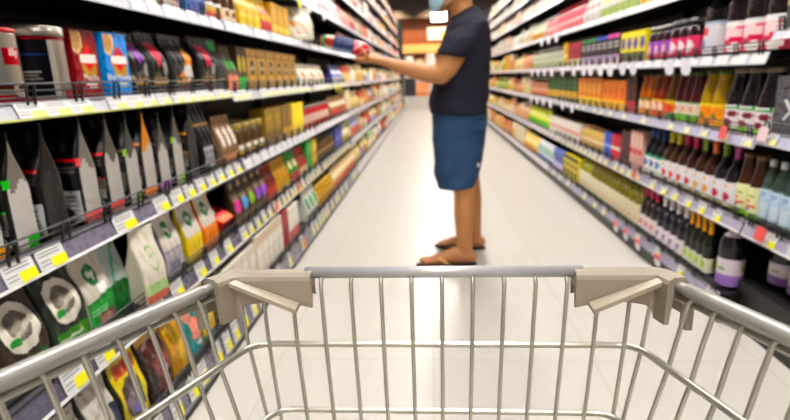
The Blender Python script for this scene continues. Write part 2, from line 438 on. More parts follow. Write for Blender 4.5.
right_lvls = [(1.195, .082, .134), (1.25, .40, .452), (1.26, .745, .79), (1.26, 1.064, 1.105), (1.27, 1.395, 1.435), (1.275, 1.715, 1.755), (1.28, 1.95, 1.99), (1.285, 2.16, 2.20)]
def right_bay(y0, y1, kind):
    S = []
    for k, (x, zb, zt) in enumerate(right_lvls):
        d = dict(x=x, zb=zb, zt=zt)
        if kind == 0:
            if k == 0: continue
            if k == 2: d['zb'] += .022; d['zt'] += .022
            if k == 3: d['zb'] += .085; d['zt'] += .08
        if kind <= 2:
            if k <= 3: d['fence'] = .04
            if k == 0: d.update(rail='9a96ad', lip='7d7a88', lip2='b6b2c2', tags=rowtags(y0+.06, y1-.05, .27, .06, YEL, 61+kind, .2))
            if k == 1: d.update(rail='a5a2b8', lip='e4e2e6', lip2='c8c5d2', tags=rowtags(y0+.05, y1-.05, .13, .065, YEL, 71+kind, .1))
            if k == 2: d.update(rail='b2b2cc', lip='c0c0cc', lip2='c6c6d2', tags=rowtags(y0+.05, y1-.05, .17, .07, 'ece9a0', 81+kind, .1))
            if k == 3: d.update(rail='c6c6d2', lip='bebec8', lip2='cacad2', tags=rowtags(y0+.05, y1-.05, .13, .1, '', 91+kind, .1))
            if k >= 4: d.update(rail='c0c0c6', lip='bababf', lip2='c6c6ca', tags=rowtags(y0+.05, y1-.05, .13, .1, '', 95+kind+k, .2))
            if kind == 0 and k == 1: d['talk'] = [(1.975, .03, 'f0605c', True)]
            if kind == 0 and k == 2: d['talk'] = [(2.06, .03, 'f3d9de', True)]
            if kind == 1 and k == 2: d['talk'] = [(2.33, .028, 'ee6a68', True)]
            if kind == 1 and k == 1: d['talk'] = [(3.22, .02, 'ee5b4a', True)]
            if kind == 1 and k == 0: d['talk'] = [(y, .034, 'dcd8de', False, 'e0686a') for y in (2.67, 2.94, 3.13, 3.30)]
            if kind == 1 and k == 3: d['talk'] = [(y, .05, 'dcdce4', False) for y in (2.72, 2.90, 3.40, 3.58)]
            if kind == 2 and k == 3: d['talk'] = [(y, .06, 'dcdce4', False) for y in (3.82, 4.03, 4.27, 4.46, 4.76, 5.15)]
            if kind == 2 and k == 2: d['talk'] = [(y, .05, 'dcdce4', False) for y in (4.75, 5.1)]
        else:
            d.update(rail='c4c2ca', lip='bebcc2', lip2='bab8be')
            if kind == 3 and k in (2, 3): d['talk'] = [(y, .07, 'dcdce4', False) for y in (5.6, 5.95, 6.3, 6.65)]
            if kind == 3 and k == 4: d['talk'] = [(y, .08, 'dcdce4', False) for y in (5.5, 5.85, 6.2)]
        S.append(d)
    return S
names_r = ['nearest right shelving bay with bottled water and dark gaps', 'second right shelving bay full of juice and wine bottles', 'third right shelving bay with orange and green cartons', 'fourth right shelving bay behind the shopper', 'fifth right shelving bay behind the shopper', 'sixth right shelving bay behind the shopper', 'last right shelving bay behind the shopper']
yrb = [-.4, 2.11, 3.73, 5.35, 6.97, 8.59, 10.21, 12.4]
for i in range(7):
    a, b = yrb[i] + .002, yrb[i+1] - .002
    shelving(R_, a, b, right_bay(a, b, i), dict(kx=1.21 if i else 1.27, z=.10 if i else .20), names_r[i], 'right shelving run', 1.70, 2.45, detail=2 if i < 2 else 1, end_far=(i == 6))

# ------------------------------------------------------------------ stocking helpers
SURF_L = [.135, .428, .712, 1.0305, 1.322, 1.617, 1.91, 2.23, 2.54]
SURF_R = [.134, .452, .79, 1.105, 1.435, 1.755, 1.99, 2.20]
FX_L = [.83, .875, .895, .915, .915, .925, .935, .94, .945]
FX_R = [1.235, 1.285, 1.295, 1.295, 1.305, 1.31, 1.315, 1.32]
SN_L = ['left floor shelf', 'left knee-high shelf', 'left thigh-high shelf', 'left waist-high shelf', 'left chest-high shelf', 'left head-high shelf', 'left upper shelf', 'left second-highest shelf', 'left highest shelf']
SN_R = ['right floor shelf', 'right knee-high shelf', 'right thigh-high shelf', 'right waist-high shelf', 'right chest-high shelf', 'right head-high shelf', 'right upper shelf', 'right highest shelf']
LABELS = set(); CACHE = {}
def wc(s): return len(s.split())
def put(s, k, y, depth, parts, desc, kind, cat, group=None, dx=0., rz=0., dz=0., label=None):
    """one product: front plane at the shelf's stock line, centred on y"""
    sx = -1 if s < 0 else 1
    fx = (FX_L if s < 0 else FX_R)[k] + dx; dz -= .0105 if (s < 0 and k == 3 and y > 2.33) else 0; z = (SURF_L if s < 0 else SURF_R)[k] - .0032 + dz
    lab = label or f"{desc} on the {(SN_L if s < 0 else SN_R)[k]}"
    o = place(kind, parts, (sx*(fx + depth/2), y, z), (PI/2 if s < 0 else -PI/2) + rz, lab, cat, group)
    LABELS.add(lab); return o
def run(s, k, y0, y1, n, depth, make, desc, kind, cat, dx=0., dz=0., rows=1, gap=None):
    """n facings of one product between y0 and y1; make(i) -> parts"""
    sn = (SN_L if s < 0 else SN_R)[k]; st = (y1-y0)/n
    g = f"{desc}s on the {sn}" if n > 1 else None
    for rr in range(rows):
        for i in range(n):
            if n == 1: lab = f"{desc} on the {sn}"
            elif n <= 12 : lab = f"{desc}, {ORD[i+1]} from camera, {sn}"
            else: lab = f"one of the {desc}s on the {sn}"
            if rr: lab = lab.replace(desc, desc + ' in the back row')
            put(s, k, y0 + st*(i+.5), depth, make(i), desc, kind, cat, g, dx + rr*(depth + .012), 0, dz, lab)

# ------------------------------------------------------------------ left: tins, boxes and bags (waist-high shelf)
def logo_text(parts, t, size, pos, col, sx=1.0, name='printed_text'):
    m = M(); x, y, z = pos; text(m, t, size, lambda a, b: (x + a, y, z + b), col, sx)
    parts.append((name, m.build(name, PAPER))); return parts
def on_cyl(R, t, size, u, z, col, name='printed_text', sx=1):
    m = M()
    def fn(a, b):
        th = 3*PI/2 + (u-.5)/2.4*2*PI + a/R
        return ((R+.0012)*math.cos(th), (R+.0012)*math.sin(th), z + b)
    text(m, t, size, fn, col, sx); return (name, m.build(name, PAPER))

tr, th_ = .058, .160
p = tin(tr, th_, 'b9b6ad', 'a3232c', pat('bdbab0', ('r',-.3,0,1.3,.12,'c3202c'), ('r',.36,.56,.68,.80,'d8232f'), ('c',.62,.22,.22,.09,'f4f1ee'), ('c',.62,.16,.20,.08,'ece8e4'), ('c',.62,.245,.13,.035,'5b2c1a'), ('r',.15,.22,.42,.30,'6b2a1e'), ('c',.95,.2,.08,.05,'e09a3c')), lidmat=GLOSS, lf=.94)
p.append(on_cyl(tr, 'illy', .024, .52, .1095, 'ffffff'))
put(L_, 3, 1.118, tr*2, p, 'steel coffee tin with red lid and red square logo', 'coffee_tin', 'tin', dx=-.015)
p2 = [(a, b) for a, b in p]
tr2, th2 = .076, .176
q2 = tin(tr2, th2, 'b4b0aa', 'aaa59c', pat('b8b4ac', ('r',-.9,.08,-.02,.97,'6a6660'), ('r',-.02,.08,.34,.97,'1a1a20'), ('r',-.0,.72,.30,.75,'2a4a8c'), ('r',-.02,.45,.22,.47,'b5b5b5'), ('r',-.02,.40,.20,.42,'8a8a8a'), ('r',-.02,.35,.22,.37,'8a8a8a'), ('r',.34,.08,.44,.97,'eceae6'), ('r',-.4,.955,1.4,1.0,'8e1a20'), ('r',-.2,0,.35,.06,'b01c28'), ('r',.5,0,1.4,.17,'c4202c')))
put(L_, 3, 1.268, tr2*2, q2, 'large brushed steel coffee tin with plain steel lid', 'coffee_tin', 'tin', dx=-.015)

def roast_box(base, dark, w, h, script):
    f = pat(base, ('r',0,.93,1,1,dark), ('c',.18,.86,.26,.20,'d9b98a'), ('c',.15,.86,.2,.15,'b88a58'), ('r',0,.97,1,1,dark),
            ('d',.58,.55,.40,.26,'c22a28'), ('c',.58,.44,.30,.10,'b58a3a'), ('d',.40,.40,.12,.12,'b58a3a'), ('d',.76,.40,.12,.12,'b58a3a'), ('d',.58,.38,.12,.1,'b58a3a'), ('d',.58,.58,.36,.18,'d42a2e'), ('r',.25,.53,.91,.64,'f1ece4'), ('n',.58,.585,.36,.2,.88,'b58a3a'),
            ('l',.30,.565,.86,.605,1,'7a2a26'), ('r',.35,.205,.82,.23,'e9e4dc'), ('r',.48,.155,.82,.18,'e9e4dc'), ('r',0,0,1,.06,dark))
    pp = carton(w, .075, h, f, base, 1.0, GLOSS)
    logo_text(pp, script, .024, (.008, -.0385, h*.315), 'f4efe6')
    return pp
put(L_, 3, 1.392, .075, roast_box('86141f', '5c0f18', .100, .178, 'Mocha'), 'dark red coffee box with round red and gold emblem', 'coffee_box', 'box', dx=.0)
put(L_, 3, 1.515, .075, roast_box('1c86d6', '1668b0', .112, .178, 'Blue Mountain'), 'bright blue coffee box with red and gold emblem', 'coffee_box', 'box', dx=-.012)

def flashbag(w, h, flash, gold='b98a4a', seed=0, curl=False, top='2a2624'):
    sh = [('r',0,.9,1,1,top), ('l',.12,.60,.9,.66,1,'3a3430')]
    if curl: sh += [('c',.55,.55,.42,.34,flash), ('c',.30,.62,.34,.30,'1b1817'), ('c',.62,.80,.22,.08,'1b1817'), ('c',.75,.36,.22,.14,'c9c5c0')]
    else: sh += [('r',.30,.66,.78,.84,flash), ('t',.54,.67,.24,.24,flash), ('r',.34,.78,.74,.83,'8a4a40'), ('c',.82,.42,.14,.12,'8f8a86'), ('g',.10,.4,.12,.3,.5,'5a4c3a')]
    sh += [('r',.10,.17,.92,.215,gold), ('l',.12,.25,.9,.30,1,'8a6a40'), ('r',.3,.04,.8,.10,'5c1f1f')]
    return bag(w, .085, h, pat('120f0e', *sh), '0e0c0a', 1.0, KRAFT, seed=seed, full=True, start=.58)
ys = [(1.648, 'purple', '7a2a9a'), (1.770, 'pink-red', 'd4284a'), (1.945, 'orange', 'd98a22'), (2.175, 'crimson', 'cf2340')]
for i, (y, nm, c) in enumerate(ys):
    put(L_, 3, y, .085, flashbag([.105,.115,.165,.15][i], [.192,.20,.205,.215][i], c, seed=i, curl=(i == 2)), f'black coffee bag with {nm} flash and gold band', 'coffee_bag', 'bag')
put(L_, 3, 2.315, .085, bag(.11, .085, .215, pat('24211f', ('r',.2,.78,.9,.97,'1f8a3c'), ('r',.1,.2,.9,.24,'a07a44')), '1b1817', .7, KRAFT, full=True), 'black coffee bag with green top flash', 'coffee_bag', 'bag')

# ------------------------------------------------------------------ left: black valve bags (thigh-high shelf)
def valvebag(w, h, strip='bdb9b5', line='c22a30', accent=None, paper=False, seed=0, d=.10, foot=None, crest='7a746c', beige=True):
    sh = [('r',0,.86,1,1,'1a1818'), ('r',.30,.60,1,.62,line), ('l',.40,.50,.95,.57,2,'4c4a49'), ('d',.62,.72,.16,.08,'2c2a2c'), ('g',.92,-.9,.03,.70,.95,'b8bac0')]
    if beige: sh += [('c',.75,.30,.3,.10,'5e564c'), ('r',.45,.36,.98,.385,line)]
    if paper: sh += [('r',.40,.04,.98,.34,'b4b5ba'), ('l',.45,.10,.92,.31,5,'6c6c70'), ('d',.70,.13,.16,.05,'2c2c2e')]
    else: sh += [('l',.40,.18,.95,.27,3,'8a8a8a')]
    front = pat('0d0c10', *sh)
    sc, lc, fc = lin(strip), lin(crest), lin('0f0d0f')
    ac = lin(accent) if accent else None; ft = lin(foot) if foot else None
    def gus(t, v):
        if ac and v < .13 and t > .55: return ac
        if ac and .60 < v < .67 and t < .3: return ac
        if ft and .03 < v < .12: return ft
        if t < .16 or t > .90: return fc
        if v > .60 + .06*math.sin(t*9 + seed): return lc
        return sc
    return bag(w, d, h, front, gus, 1.0, FOIL, seed=seed, full=True, start=.52, gus=.25)
vb = [(.950, .266, dict(strip='cfccc8', line='7a6a58', foot='e8a020'), 'white-striped black coffee bag with amber foot'),
      (1.048, .262, dict(strip='c8c4c0', line='28b83c', accent='28c040'), 'black coffee bag with green dot and silver gusset'),
      (1.150, .272, dict(line='a02028', strip='2c2a28', crest='1c1a1a', paper=True, beige=False), 'plain black coffee bag with dark gusset and thin red line'),
      (1.285, .280, dict(line='d02028', paper=True, accent='ee5a5a', foot='e0645a', beige=False), 'black coffee bag with a pale paper label and silver gusset'),
      (1.395, .280, dict(line='c82830', foot='e8504e', crest='5a5650'), 'creased black coffee bag with salmon foot label'),
      (1.492, .272, dict(line='6a5a40', accent='9ac82c', crest='4a4844'), 'black coffee bag with lime dots and grey gusset'),
      (1.585, .284, dict(strip='c4beb8', crest='d88a30', line='a05a28', foot='f08a28'), 'black coffee bag with orange-topped gusset'),
      (1.680, .262, dict(line='5a4a68', foot='b86ac0', crest='55504a'), 'black coffee bag with lilac foot label'),
      (1.785, .275, dict(line='333333', accent='9ad02c', crest='5a5650'), 'black coffee bag with lime foot and creased gusset'),
      (1.905, .282, dict(line='c88a20', strip='2a2826', crest='1c1a1a'), 'all-black coffee bag with thin gold line')]
for i, (y, h, kw, ds) in enumerate(vb):
    put(L_, 2, y, .135, valvebag(.135, h, seed=i*1.3, d=.078, **kw), ds, 'coffee_bag', 'bag', rz=-PI/2)
put(L_, 2, 2.045, .09, bag(.14, .09, .285, pat('0f0d0f', ('r',.0,.66,1,.68,'c89020'), ('r',.1,.06,.75,.36,'b9babf'), ('l',.15,.12,.7,.32,5,'7a7a80')), '0c0b0c', 1.0, FOIL, seed=9, full=True), 'black coffee bag with gold line and white label', 'coffee_bag', 'bag')

# ------------------------------------------------------------------ left: knee-high shelf bags
def medalbag(dark, band, seed=0):
    f = pat(dark, ('r',0,.88,1,1,'2a2624'), ('c',.5,.60,.46,.27,'1a1613'), ('c',.5,.60,.40,.235,'d9d4c8'), ('c',.5,.62,.24,.14,'6a6258'), ('d',.5,.60,.18,.10,'8c8478'), ('g',.42,.25,.05,.3,.8,'b8b2a4'), ('c',.3,.50,.12,.04,'2f8a3a'),
            ('r',.06,.06,.94,.30,band), ('l',.15,.20,.80,.25,1,'d8d6cc'), ('l',.22,.125,.70,.155,1,'c8d050'), ('r',.2,.07,.55,.085,'b8b040'), ('c',.72,.265,.06,.015,'e0c040'))
    return bag(.128, .08, .236, f, dark, 1.0, KRAFT, seed=seed, full=True, start=.5)
put(L_, 1, .958, .08, medalbag('3a2a20', '2f6a34', 1), 'dark brown bag with cream medallion', 'ground_coffee_bag', 'bag')
put(L_, 1, 1.096, .08, medalbag('1f2c22', '3f8a2a', 2), 'dark green bag with cream medallion', 'ground_coffee_bag', 'bag')
def shield(base, low, mark='1d6a3a', extra=(), lowh=.42):
    return pat(base, ('c',.5,.70,.20,.13,mark), ('n',.5,.70,.20,.13,.72,'0f5a30'), ('t',.56,.72,.10,.10,'e9ece6'), ('c',.44,.71,.06,.04,'cfe0d2'), ('r',0,0,1,lowh,low), *extra)
put(L_, 1, 1.218, .07, bag(.11, .07, .228, shield('c4bdb2', '2a9a40', extra=[('g',.36,.06,.05,0,1,'1c7c34'), ('r',.30,.06,.96,.24,'6a4a48'), ('c',.6,.16,.2,.06,'a07868'), ('r',.55,.47,.85,.56,'f2f2f0'), ('l',.08,.25,.7,.34,2,'7ac48a')]), 'bdb6aa', 1.0, KRAFT, seed=3, full=True), 'stone-coloured bag with green shield and green base', 'ground_coffee_bag', 'bag')
put(L_, 1, 1.328, .06, bag(.105, .06, .226, pat('b4c2c0', ('g',.1,.9,.10,0,1,'5aa88c'), ('r',0,0,1,.40,'14803a'), ('c',.5,.36,.45,.08,'0f6a2e'), ('g',.3,.9,.5,.0,.2,'c6d0cc')), 'aebcba', 1.0, FOIL, seed=4, full=True), 'pale blue-green bag with a diagonal green stripe', 'ground_coffee_bag', 'bag', dx=.02)
put(L_, 1, 1.425, .07, bag(.10, .07, .226, pat('ddd6c8', ('c',.55,.58,.22,.18,'d8d2c2'), ('n',.55,.58,.20,.17,.7,'7aa85a'), ('g',.50,.2,.02,.45,.7,'8fb86e'), ('r',0,0,1,.26,'a8c88a'), ('r',0,0,1,.12,'c8604a')), 'd2cbbb', 1.0, KRAFT, seed=5, full=True, topw=.96), 'cream bag with an oval green outline', 'ground_coffee_bag', 'bag', dx=-.045, rz=-.18)
put(L_, 1, 1.517, .07, bag(.07, .07, .19, pat('3a2c22', ('r',0,.3,1,.34,'c07a30'), ('r',0,.5,1,.53,'a8682c'), ('r',0,.15,1,.18,'b06a28'), ('r',0,.7,1,.72,'7a5030')), '2c221b', .8, KRAFT, seed=6, full=True), 'narrow dark brown bag with copper stripes', 'ground_coffee_bag', 'bag')
def shield2(low, line): return shield('c9c3ba', low, extra=[('r',0,.40,1,.425,line), ('l',.1,.12,.7,.30,4,line)], lowh=.40)
put(L_, 1, 1.625, .07, bag(.125, .07, .228, shield2('b4aeb4', '5a5078'), '6a6488', 1.0, KRAFT, seed=7, full=True), 'grey bag with green shield and violet lines', 'ground_coffee_bag', 'bag')
put(L_, 1, 1.785, .07, bag(.125, .07, .222, shield2('f2d414', 'e8c000'), 'dcc010', 1.0, KRAFT, seed=8, full=True), 'pale bag with green shield and yellow base', 'ground_coffee_bag', 'bag')
put(L_, 1, 1.930, .07, bag(.125, .07, .222, shield2('f08a3a', 'e07420'), 'e27a2c', 1.0, KRAFT, seed=9, full=True), 'pale bag with green shield and orange base', 'ground_coffee_bag', 'bag')
# red pouch lying on its back
rp = bag(.13, .06, .16, pat('d8202c', ('c',.3,.5,.2,.15,'f0d060'), ('r',0,0,1,.2,'f0602a'), ('c',.7,.4,.16,.1,'8a1018')), 'c81c28', .8, FOIL, seed=11, full=True)
o = put(L_, 1, 2.105, .10, rp, 'red snack pouch slumped low beside the orange bag', 'snack_pouch', 'bag', label='red snack pouch slumped low beside the orange bag on the left knee-high shelf', dx=-.02)
o.rotation_euler = (-1.02, 0, PI/2); o.location = (-.885, 2.105, .47)
o.location.z = .462

# ------------------------------------------------------------------ left: floor shelf, seen through the trolley
def photo_bag(base, blobs, side, seed, w=.12, h=.23): return bag(w, .07, h, pat(base, *blobs), side, 1.0, GLOSS, seed=seed, full=True)
put(L_, 0, .985, .075, bag(.10, .075, .20, pat('b5b0a6', ('g',.5,.3,.05,0,1,'8f8a80'), ('r',.55,.1,.8,.3,'4a4a4c')), '8c877d', .8, KRAFT, seed=20, full=True), 'plain grey sack seen through the trolley side', 'snack_bag', 'bag')
put(L_, 0, 1.100, .075, bag(.105, .075, .215, pat('b9b4ab', ('r',0,0,1,.36,'d8dce0'), ('g',.48,.3,.04,0,1,'9b968c'), ('r',.72,.35,.98,.6,'2c3046')), '4a4a4a', .9, KRAFT, seed=21, full=True), 'grey sack with a white lower half', 'snack_bag', 'bag')
put(L_, 0, 1.225, .07, photo_bag('c9b32c', [('r',.1,.70,.9,.86,'b84a30'), ('c',.5,.40,.42,.26,'4a4038'), ('c',.42,.36,.22,.16,'7a6a7a'), ('r',.4,.18,.62,.3,'7a74c8'), ('r',.8,0,1,.6,'d8c81c'), ('r',0,0,1,.1,'d0c020')], '3a3a28', 22), 'yellow snack bag with a grey picture panel', 'snack_bag', 'bag')
put(L_, 0, 1.362, .07, photo_bag('2a1712', [('r',0,.82,1,1,'c89a20'), ('c',.55,.55,.38,.26,'4c2620'), ('c',.62,.42,.24,.18,'8a4a4c'), ('c',.66,.34,.12,.07,'d8b0b8'), ('g',.66,.3,.06,.2,.9,'b88a84'), ('c',.6,.16,.3,.1,'6a2430')], '241410', 23, w=.13), 'dark maroon snack bag with a food picture', 'snack_bag', 'bag')
put(L_, 0, 1.487, .07, photo_bag('c08a18', [('r',0,.7,1,1,'d0a020'), ('c',.4,.62,.25,.16,'8a6a18'), ('r',.5,0,1,.5,'dca81e'), ('c',.6,.3,.2,.12,'e2b838')], 'c08a18', 24, w=.105), 'mustard yellow snack bag', 'snack_bag', 'bag')
put(L_, 0, 1.600, .07, photo_bag('1f7a78', [('c',.35,.72,.3,.16,'c07a68'), ('c',.6,.42,.34,.18,'f0907c'), ('c',.3,.2,.2,.1,'20a0a0'), ('c',.75,.16,.16,.08,'e8f0f0'), ('c',.8,.75,.16,.1,'2a6a4a'), ('c',.5,.1,.3,.06,'3a88a0')], '1a6a6a', 25, w=.105), 'teal snack bag with coral pink pictures', 'snack_bag', 'bag')
put(L_, 0, 1.715, .07, photo_bag('e0b83a', [('c',.5,.55,.3,.25,'d8c070'), ('r',0,.8,1,1,'c89c28'), ('r',0,0,1,.15,'2a7a80')], 'd0a830', 26, w=.10), 'golden snack bag with a teal foot', 'snack_bag', 'bag')
put(L_, 0, 1.825, .07, photo_bag('5a4a38', [('c',.5,.5,.35,.3,'7a6a50'), ('r',0,.8,1,1,'3a2e24')], '4a3c2c', 27, w=.10), 'brown snack bag in the shade', 'snack_bag', 'bag')

# ------------------------------------------------------------------ general stock
KN = dict(w='white', c='cream')
def q_of(y): return .55 if y < 3 else (.38 if y < 4.2 else .26)
def mk_box(w, h, base, acc, acc2, y, d=.09, style=0, m=PAPER):
    q = q_of(y)
    st = [pat(base, ('r',0,.12,1,.36,acc), ('r',.12,.5,.88,.80,acc2), ('l',.2,.56,.8,.74,2,base)),
          pat(base, ('r',0,0,1,.30,acc), ('c',.5,.62,.36,.2,acc2)),
          pat(base, ('r',0,.78,1,1,acc), ('r',.1,.10,.9,.42,acc2), ('l',.1,.52,.9,.70,2,acc2)),
          pat(base, ('r',0,.42,1,.52,acc), ('r',.6,.6,.95,.9,acc2))][style]
    return carton(w, d, h, st, base, q, m)
def mk_bag(w, h, base, acc, acc2, y, d=.07, style=0, m=KRAFT):
    st = [pat(base, ('c',.5,.55,.34,.2,acc), ('r',0,.05,1,.2,acc2)), pat(base, ('r',0,0,1,.35,acc), ('r',.2,.5,.8,.72,acc2)), pat(base, ('r',.15,.12,.85,.75,acc), ('c',.4,.5,.2,.16,acc2))][style]
    return bag(w, d, h, st, base, q_of(y)*.8, m, seed=y)
def mk_bot(kind, r, h, glass, lab, acc, cap, y, **k):
    l = lab if callable(lab) else pat(lab, ('c',.5,.55,.30,.28,acc), ('r',0,.02,1,.12,acc))
    return bottle(kind, r, h, glass, l, cap, q=q_of(y), split=(y < 3.0), **k)
def R(s, k, y0, y1, n, kind, args, desc, h, cat=None, frac=.93, rows=1, **k2):
    w = (y1-y0)/n*frac; ym = (y0+y1)/2
    d = k2.pop('d', None); dx = k2.pop('dx', 0)
    if kind == 'box':
        d = d or .09; parts = mk_box(w, h, *args, ym, d=d, **k2); nm, ct = 'carton', 'box'
    elif kind == 'bag':
        d = d or .07; parts = mk_bag(w, h, *args, ym, d=d, **k2); nm, ct = 'pouch', 'bag'
    elif kind == 'tin':
        r = w/2/1.04; d = w; b, l, lid = args; parts = tin(r, h, b, lid, pat(b, ('r',-1,.3,2,.7,l)), q_of(ym), mats=k2.get('mats', GLOSS), lidmat=k2.get('lidmat', STEEL), split=ym < 3); nm, ct = 'tin_can', 'can'
    else:
        r = w/2*.99/(1.04 if kind == 'jug' else 1.0); d = w; g, l, a, c = args; parts = mk_bot(kind, r, h, g, l, a, c, ym, **k2); nm, ct = ('glass_jar', 'jar') if kind == 'jar' else ('bottle', 'bottle')
    run(s, k, y0, y1, n, d, lambda i: parts, desc, nm, cat or ct, dx=dx, rows=rows)

# left, waist-high shelf, beyond the coffee bags
R(L_, 3, 2.385, 2.515, 2, 'bag', ('5a4630', 'e08a70', '2f9a48'), 'narrow brown pack with salmon and green foot', .20, style=1)
R(L_, 3, 2.525, 2.645, 2, 'box', ('3a2e1c', '2fae4c', 'b8a040'), 'tall dark and gold pack with green foot', .205, style=1, d=.07)
def goldpack(y): return carton(.155, .07, .205, pat('b8904c', ('r',0,.80,1,.84,'8a6830'), ('r',0,.84,1,1,'c49c58'), ('r',.32,.36,.68,.70,'2c221a'), ('c',.5,.52,.22,.05,'b0a490'), ('r',.28,.22,.72,.33,'e0b04a'), ('r',0,0,1,.06,'8a6830')), 'a07c40', .6, FOIL)
gp = goldpack(3); run(L_, 3, 2.655, 3.64, 6, .07, lambda i: gp, 'gold vacuum pack with dark centre label', 'coffee_pack', 'bag')
R(L_, 3, 3.74, 4.62, 3, 'bag', ('e9e2d2', 'd8cdb8', 'e07850'), 'cream bag with orange corner print', .155, style=2)
R(L_, 3, 5.0, 5.6, 3, 'bag', ('4a4a9a', 'c8c4dc', 'e8e4ee'), 'blue and white pouch', .17, style=1)
# left, chest-high shelf
R(L_, 4, 1.62, 2.02, 4, 'jar', ('1e1712', 'e9e2d4', 'a03028', 'c8c4bc'), 'dark coffee jar with pale label', .16)
R(L_, 4, 2.05, 2.23, 1, 'bag', ('1f7ad0', '2a4ab0', '7ab8ec'), 'bright blue bag with navy foot', .185, style=1, m=GLOSS)
R(L_, 4, 2.25, 2.43, 2, 'jar', ('3a1c14', pat('f0c828', ('r',0,0,1,.3,'d83028'), ('r',0,.7,1,1,'e8e4dc')), 'd83028', 'd22a30'), 'red-lidded coffee jar with yellow label', .17)
R(L_, 4, 2.44, 2.60, 2, 'jar', ('4a2a16', 'e8dcc0', '8a4a20', 'b89a50'), 'brown coffee jar with gold lid', .16)
R(L_, 4, 2.61, 2.94, 3, 'bag', ('d8ac2c', 'f0d860', 'b88a20'), 'golden yellow refill bag', .185, style=1, m=FOIL)
R(L_, 4, 2.95, 3.15, 2, 'bag', ('dcb032', 'c8304a', 'd83058'), 'yellow refill bag with crimson top', .19, style=1, m=FOIL)
R(L_, 4, 3.16, 3.56, 3, 'box', ('c8983c', 'e8c860', 'd8a050'), 'amber carton with pale band', .185, style=0)
bb = bag(.25, .11, .225, pat('d6cfbf', ('r',.36,.12,.80,.70,'e9e2d8'), ('l',.40,.2,.76,.62,4,'d0a890'), ('c',.32,.48,.10,.1,'d8883a'), ('r',0,.9,1,1,'bfb7a4')), '8a867c', .8, KRAFT, seed=31, full=True)
put(L_, 4, 3.80, .11, bb, 'big cream bag turned towards the camera', 'rice_bag', 'bag', dx=-.03, rz=-.75, dz=.008)
# left, thigh-high shelf
R(L_, 2, 2.17, 2.36, 3, 'bag', ('8a6a50', 'd8cfc8', 'd88a4a'), 'mottled brown and white pouch', .21, style=0)
def goldjar(y): return bottle('jar', .047, .16, '4a3418', pat('9a7a3a', ('c',.5,.6,.3,.3,'e9e6dc'), ('r',0,0,1,.2,'c8a040'), ('r',0,.85,1,1,'5a421c')), '8f7a3c', q=.5, capz=.8, split=True)
gj = goldjar(2.5); run(L_, 2, 2.385, 2.80, 4, .094, lambda i: gj, 'small gold-lidded jar with white oval', 'glass_jar', 'jar', rows=2)
R(L_, 2, 2.81, 3.13, 2, 'box', ('8a6c28', '6a501c', 'a8862e'), 'dull gold coffee carton', .20, style=0)
R(L_, 2, 3.14, 3.36, 2, 'box', ('7a5a28', 'c8983a', '8a6a30'), 'brown and gold carton', .205, style=1)
R(L_, 2, 3.37, 3.70, 1, 'box', ('f2d800', 'e8c800', 'f6e23a'), 'plain bright yellow carton', .20, style=1)
R(L_, 2, 3.74, 4.70, 7, 'tin', ('b8262e', 'd8b8a8', '9a9088'), 'red tin with pale band', .165)
R(L_, 2, 4.72, 5.60, 6, 'bag', ('9a6a3a', 'c8302c', 'e8d8c0'), 'tan pouch with red panel', .19, style=1)
# left, knee-high shelf
for i, (y, c, nm) in enumerate([(2.235, 'd83a9a', 'pink'), (2.33, '5a9ad8', 'blue'), (2.425, '8ac02c', 'green'), (2.52, '8a4ac0', 'purple'), (2.615, '9a5ad0', 'violet')]):
    b_ = bag(.088, .06, .205, pat('4a3a2c', ('c',.5,.42,.42,.15,c), ('r',0,.75,1,1,'2c221a'), ('c',.5,.86,.2,.06,'b89870'), ('r',.0,0,1,.2,'6a5438'), ('l',.1,.56,.9,.66,2,'a08868')), '33281f', .55, KRAFT, seed=i)
    put(L_, 1, y, .06, b_, f'dark brown pouch with {nm} spot', 'snack_pouch', 'bag')
R(L_, 1, 2.67, 2.84, 2, 'bag', ('8a2420', 'c8483a', '3a1a14'), 'deep red pouch with dark foot', .195, style=1)
R(L_, 1, 2.85, 3.12, 3, 'bag', ('c89a30', 'a87a20', 'e0bc58'), 'ochre pouch', .19, style=0)
R(L_, 1, 3.13, 3.36, 2, 'bag', ('2f8a3a', 'b83028', 'd8c8a0'), 'green pouch with red foot', .195, style=1)
R(L_, 1, 3.37, 3.60, 2, 'bag', ('a83428', 'd8b090', '6a1c18'), 'brick red pouch', .19, style=1)
R(L_, 1, 3.61, 3.77, 1, 'box', ('1c9a3c', '14782e', '3ab858'), 'plain green carton', .21, style=3)
R(L_, 1, 3.78, 3.94, 1, 'box', ('d8b42c', 'b89018', 'e8cc58'), 'plain ochre carton', .20, style=3)
R(L_, 1, 3.97, 4.75, 8, 'jar', ('5a4020', 'a88a5a', '3a2a18', '2e2620'), 'brown jar with tan label', .19)
R(L_, 1, 4.77, 5.15, 3, 'box', ('3a4aa8', '8a8ac8', '2c3a8a'), 'blue carton', .19, style=3)
R(L_, 1, 5.16, 5.60, 4, 'bag', ('d8cfa8', 'c8a848', 'e8e0c0'), 'pale straw pouch', .18, style=1)
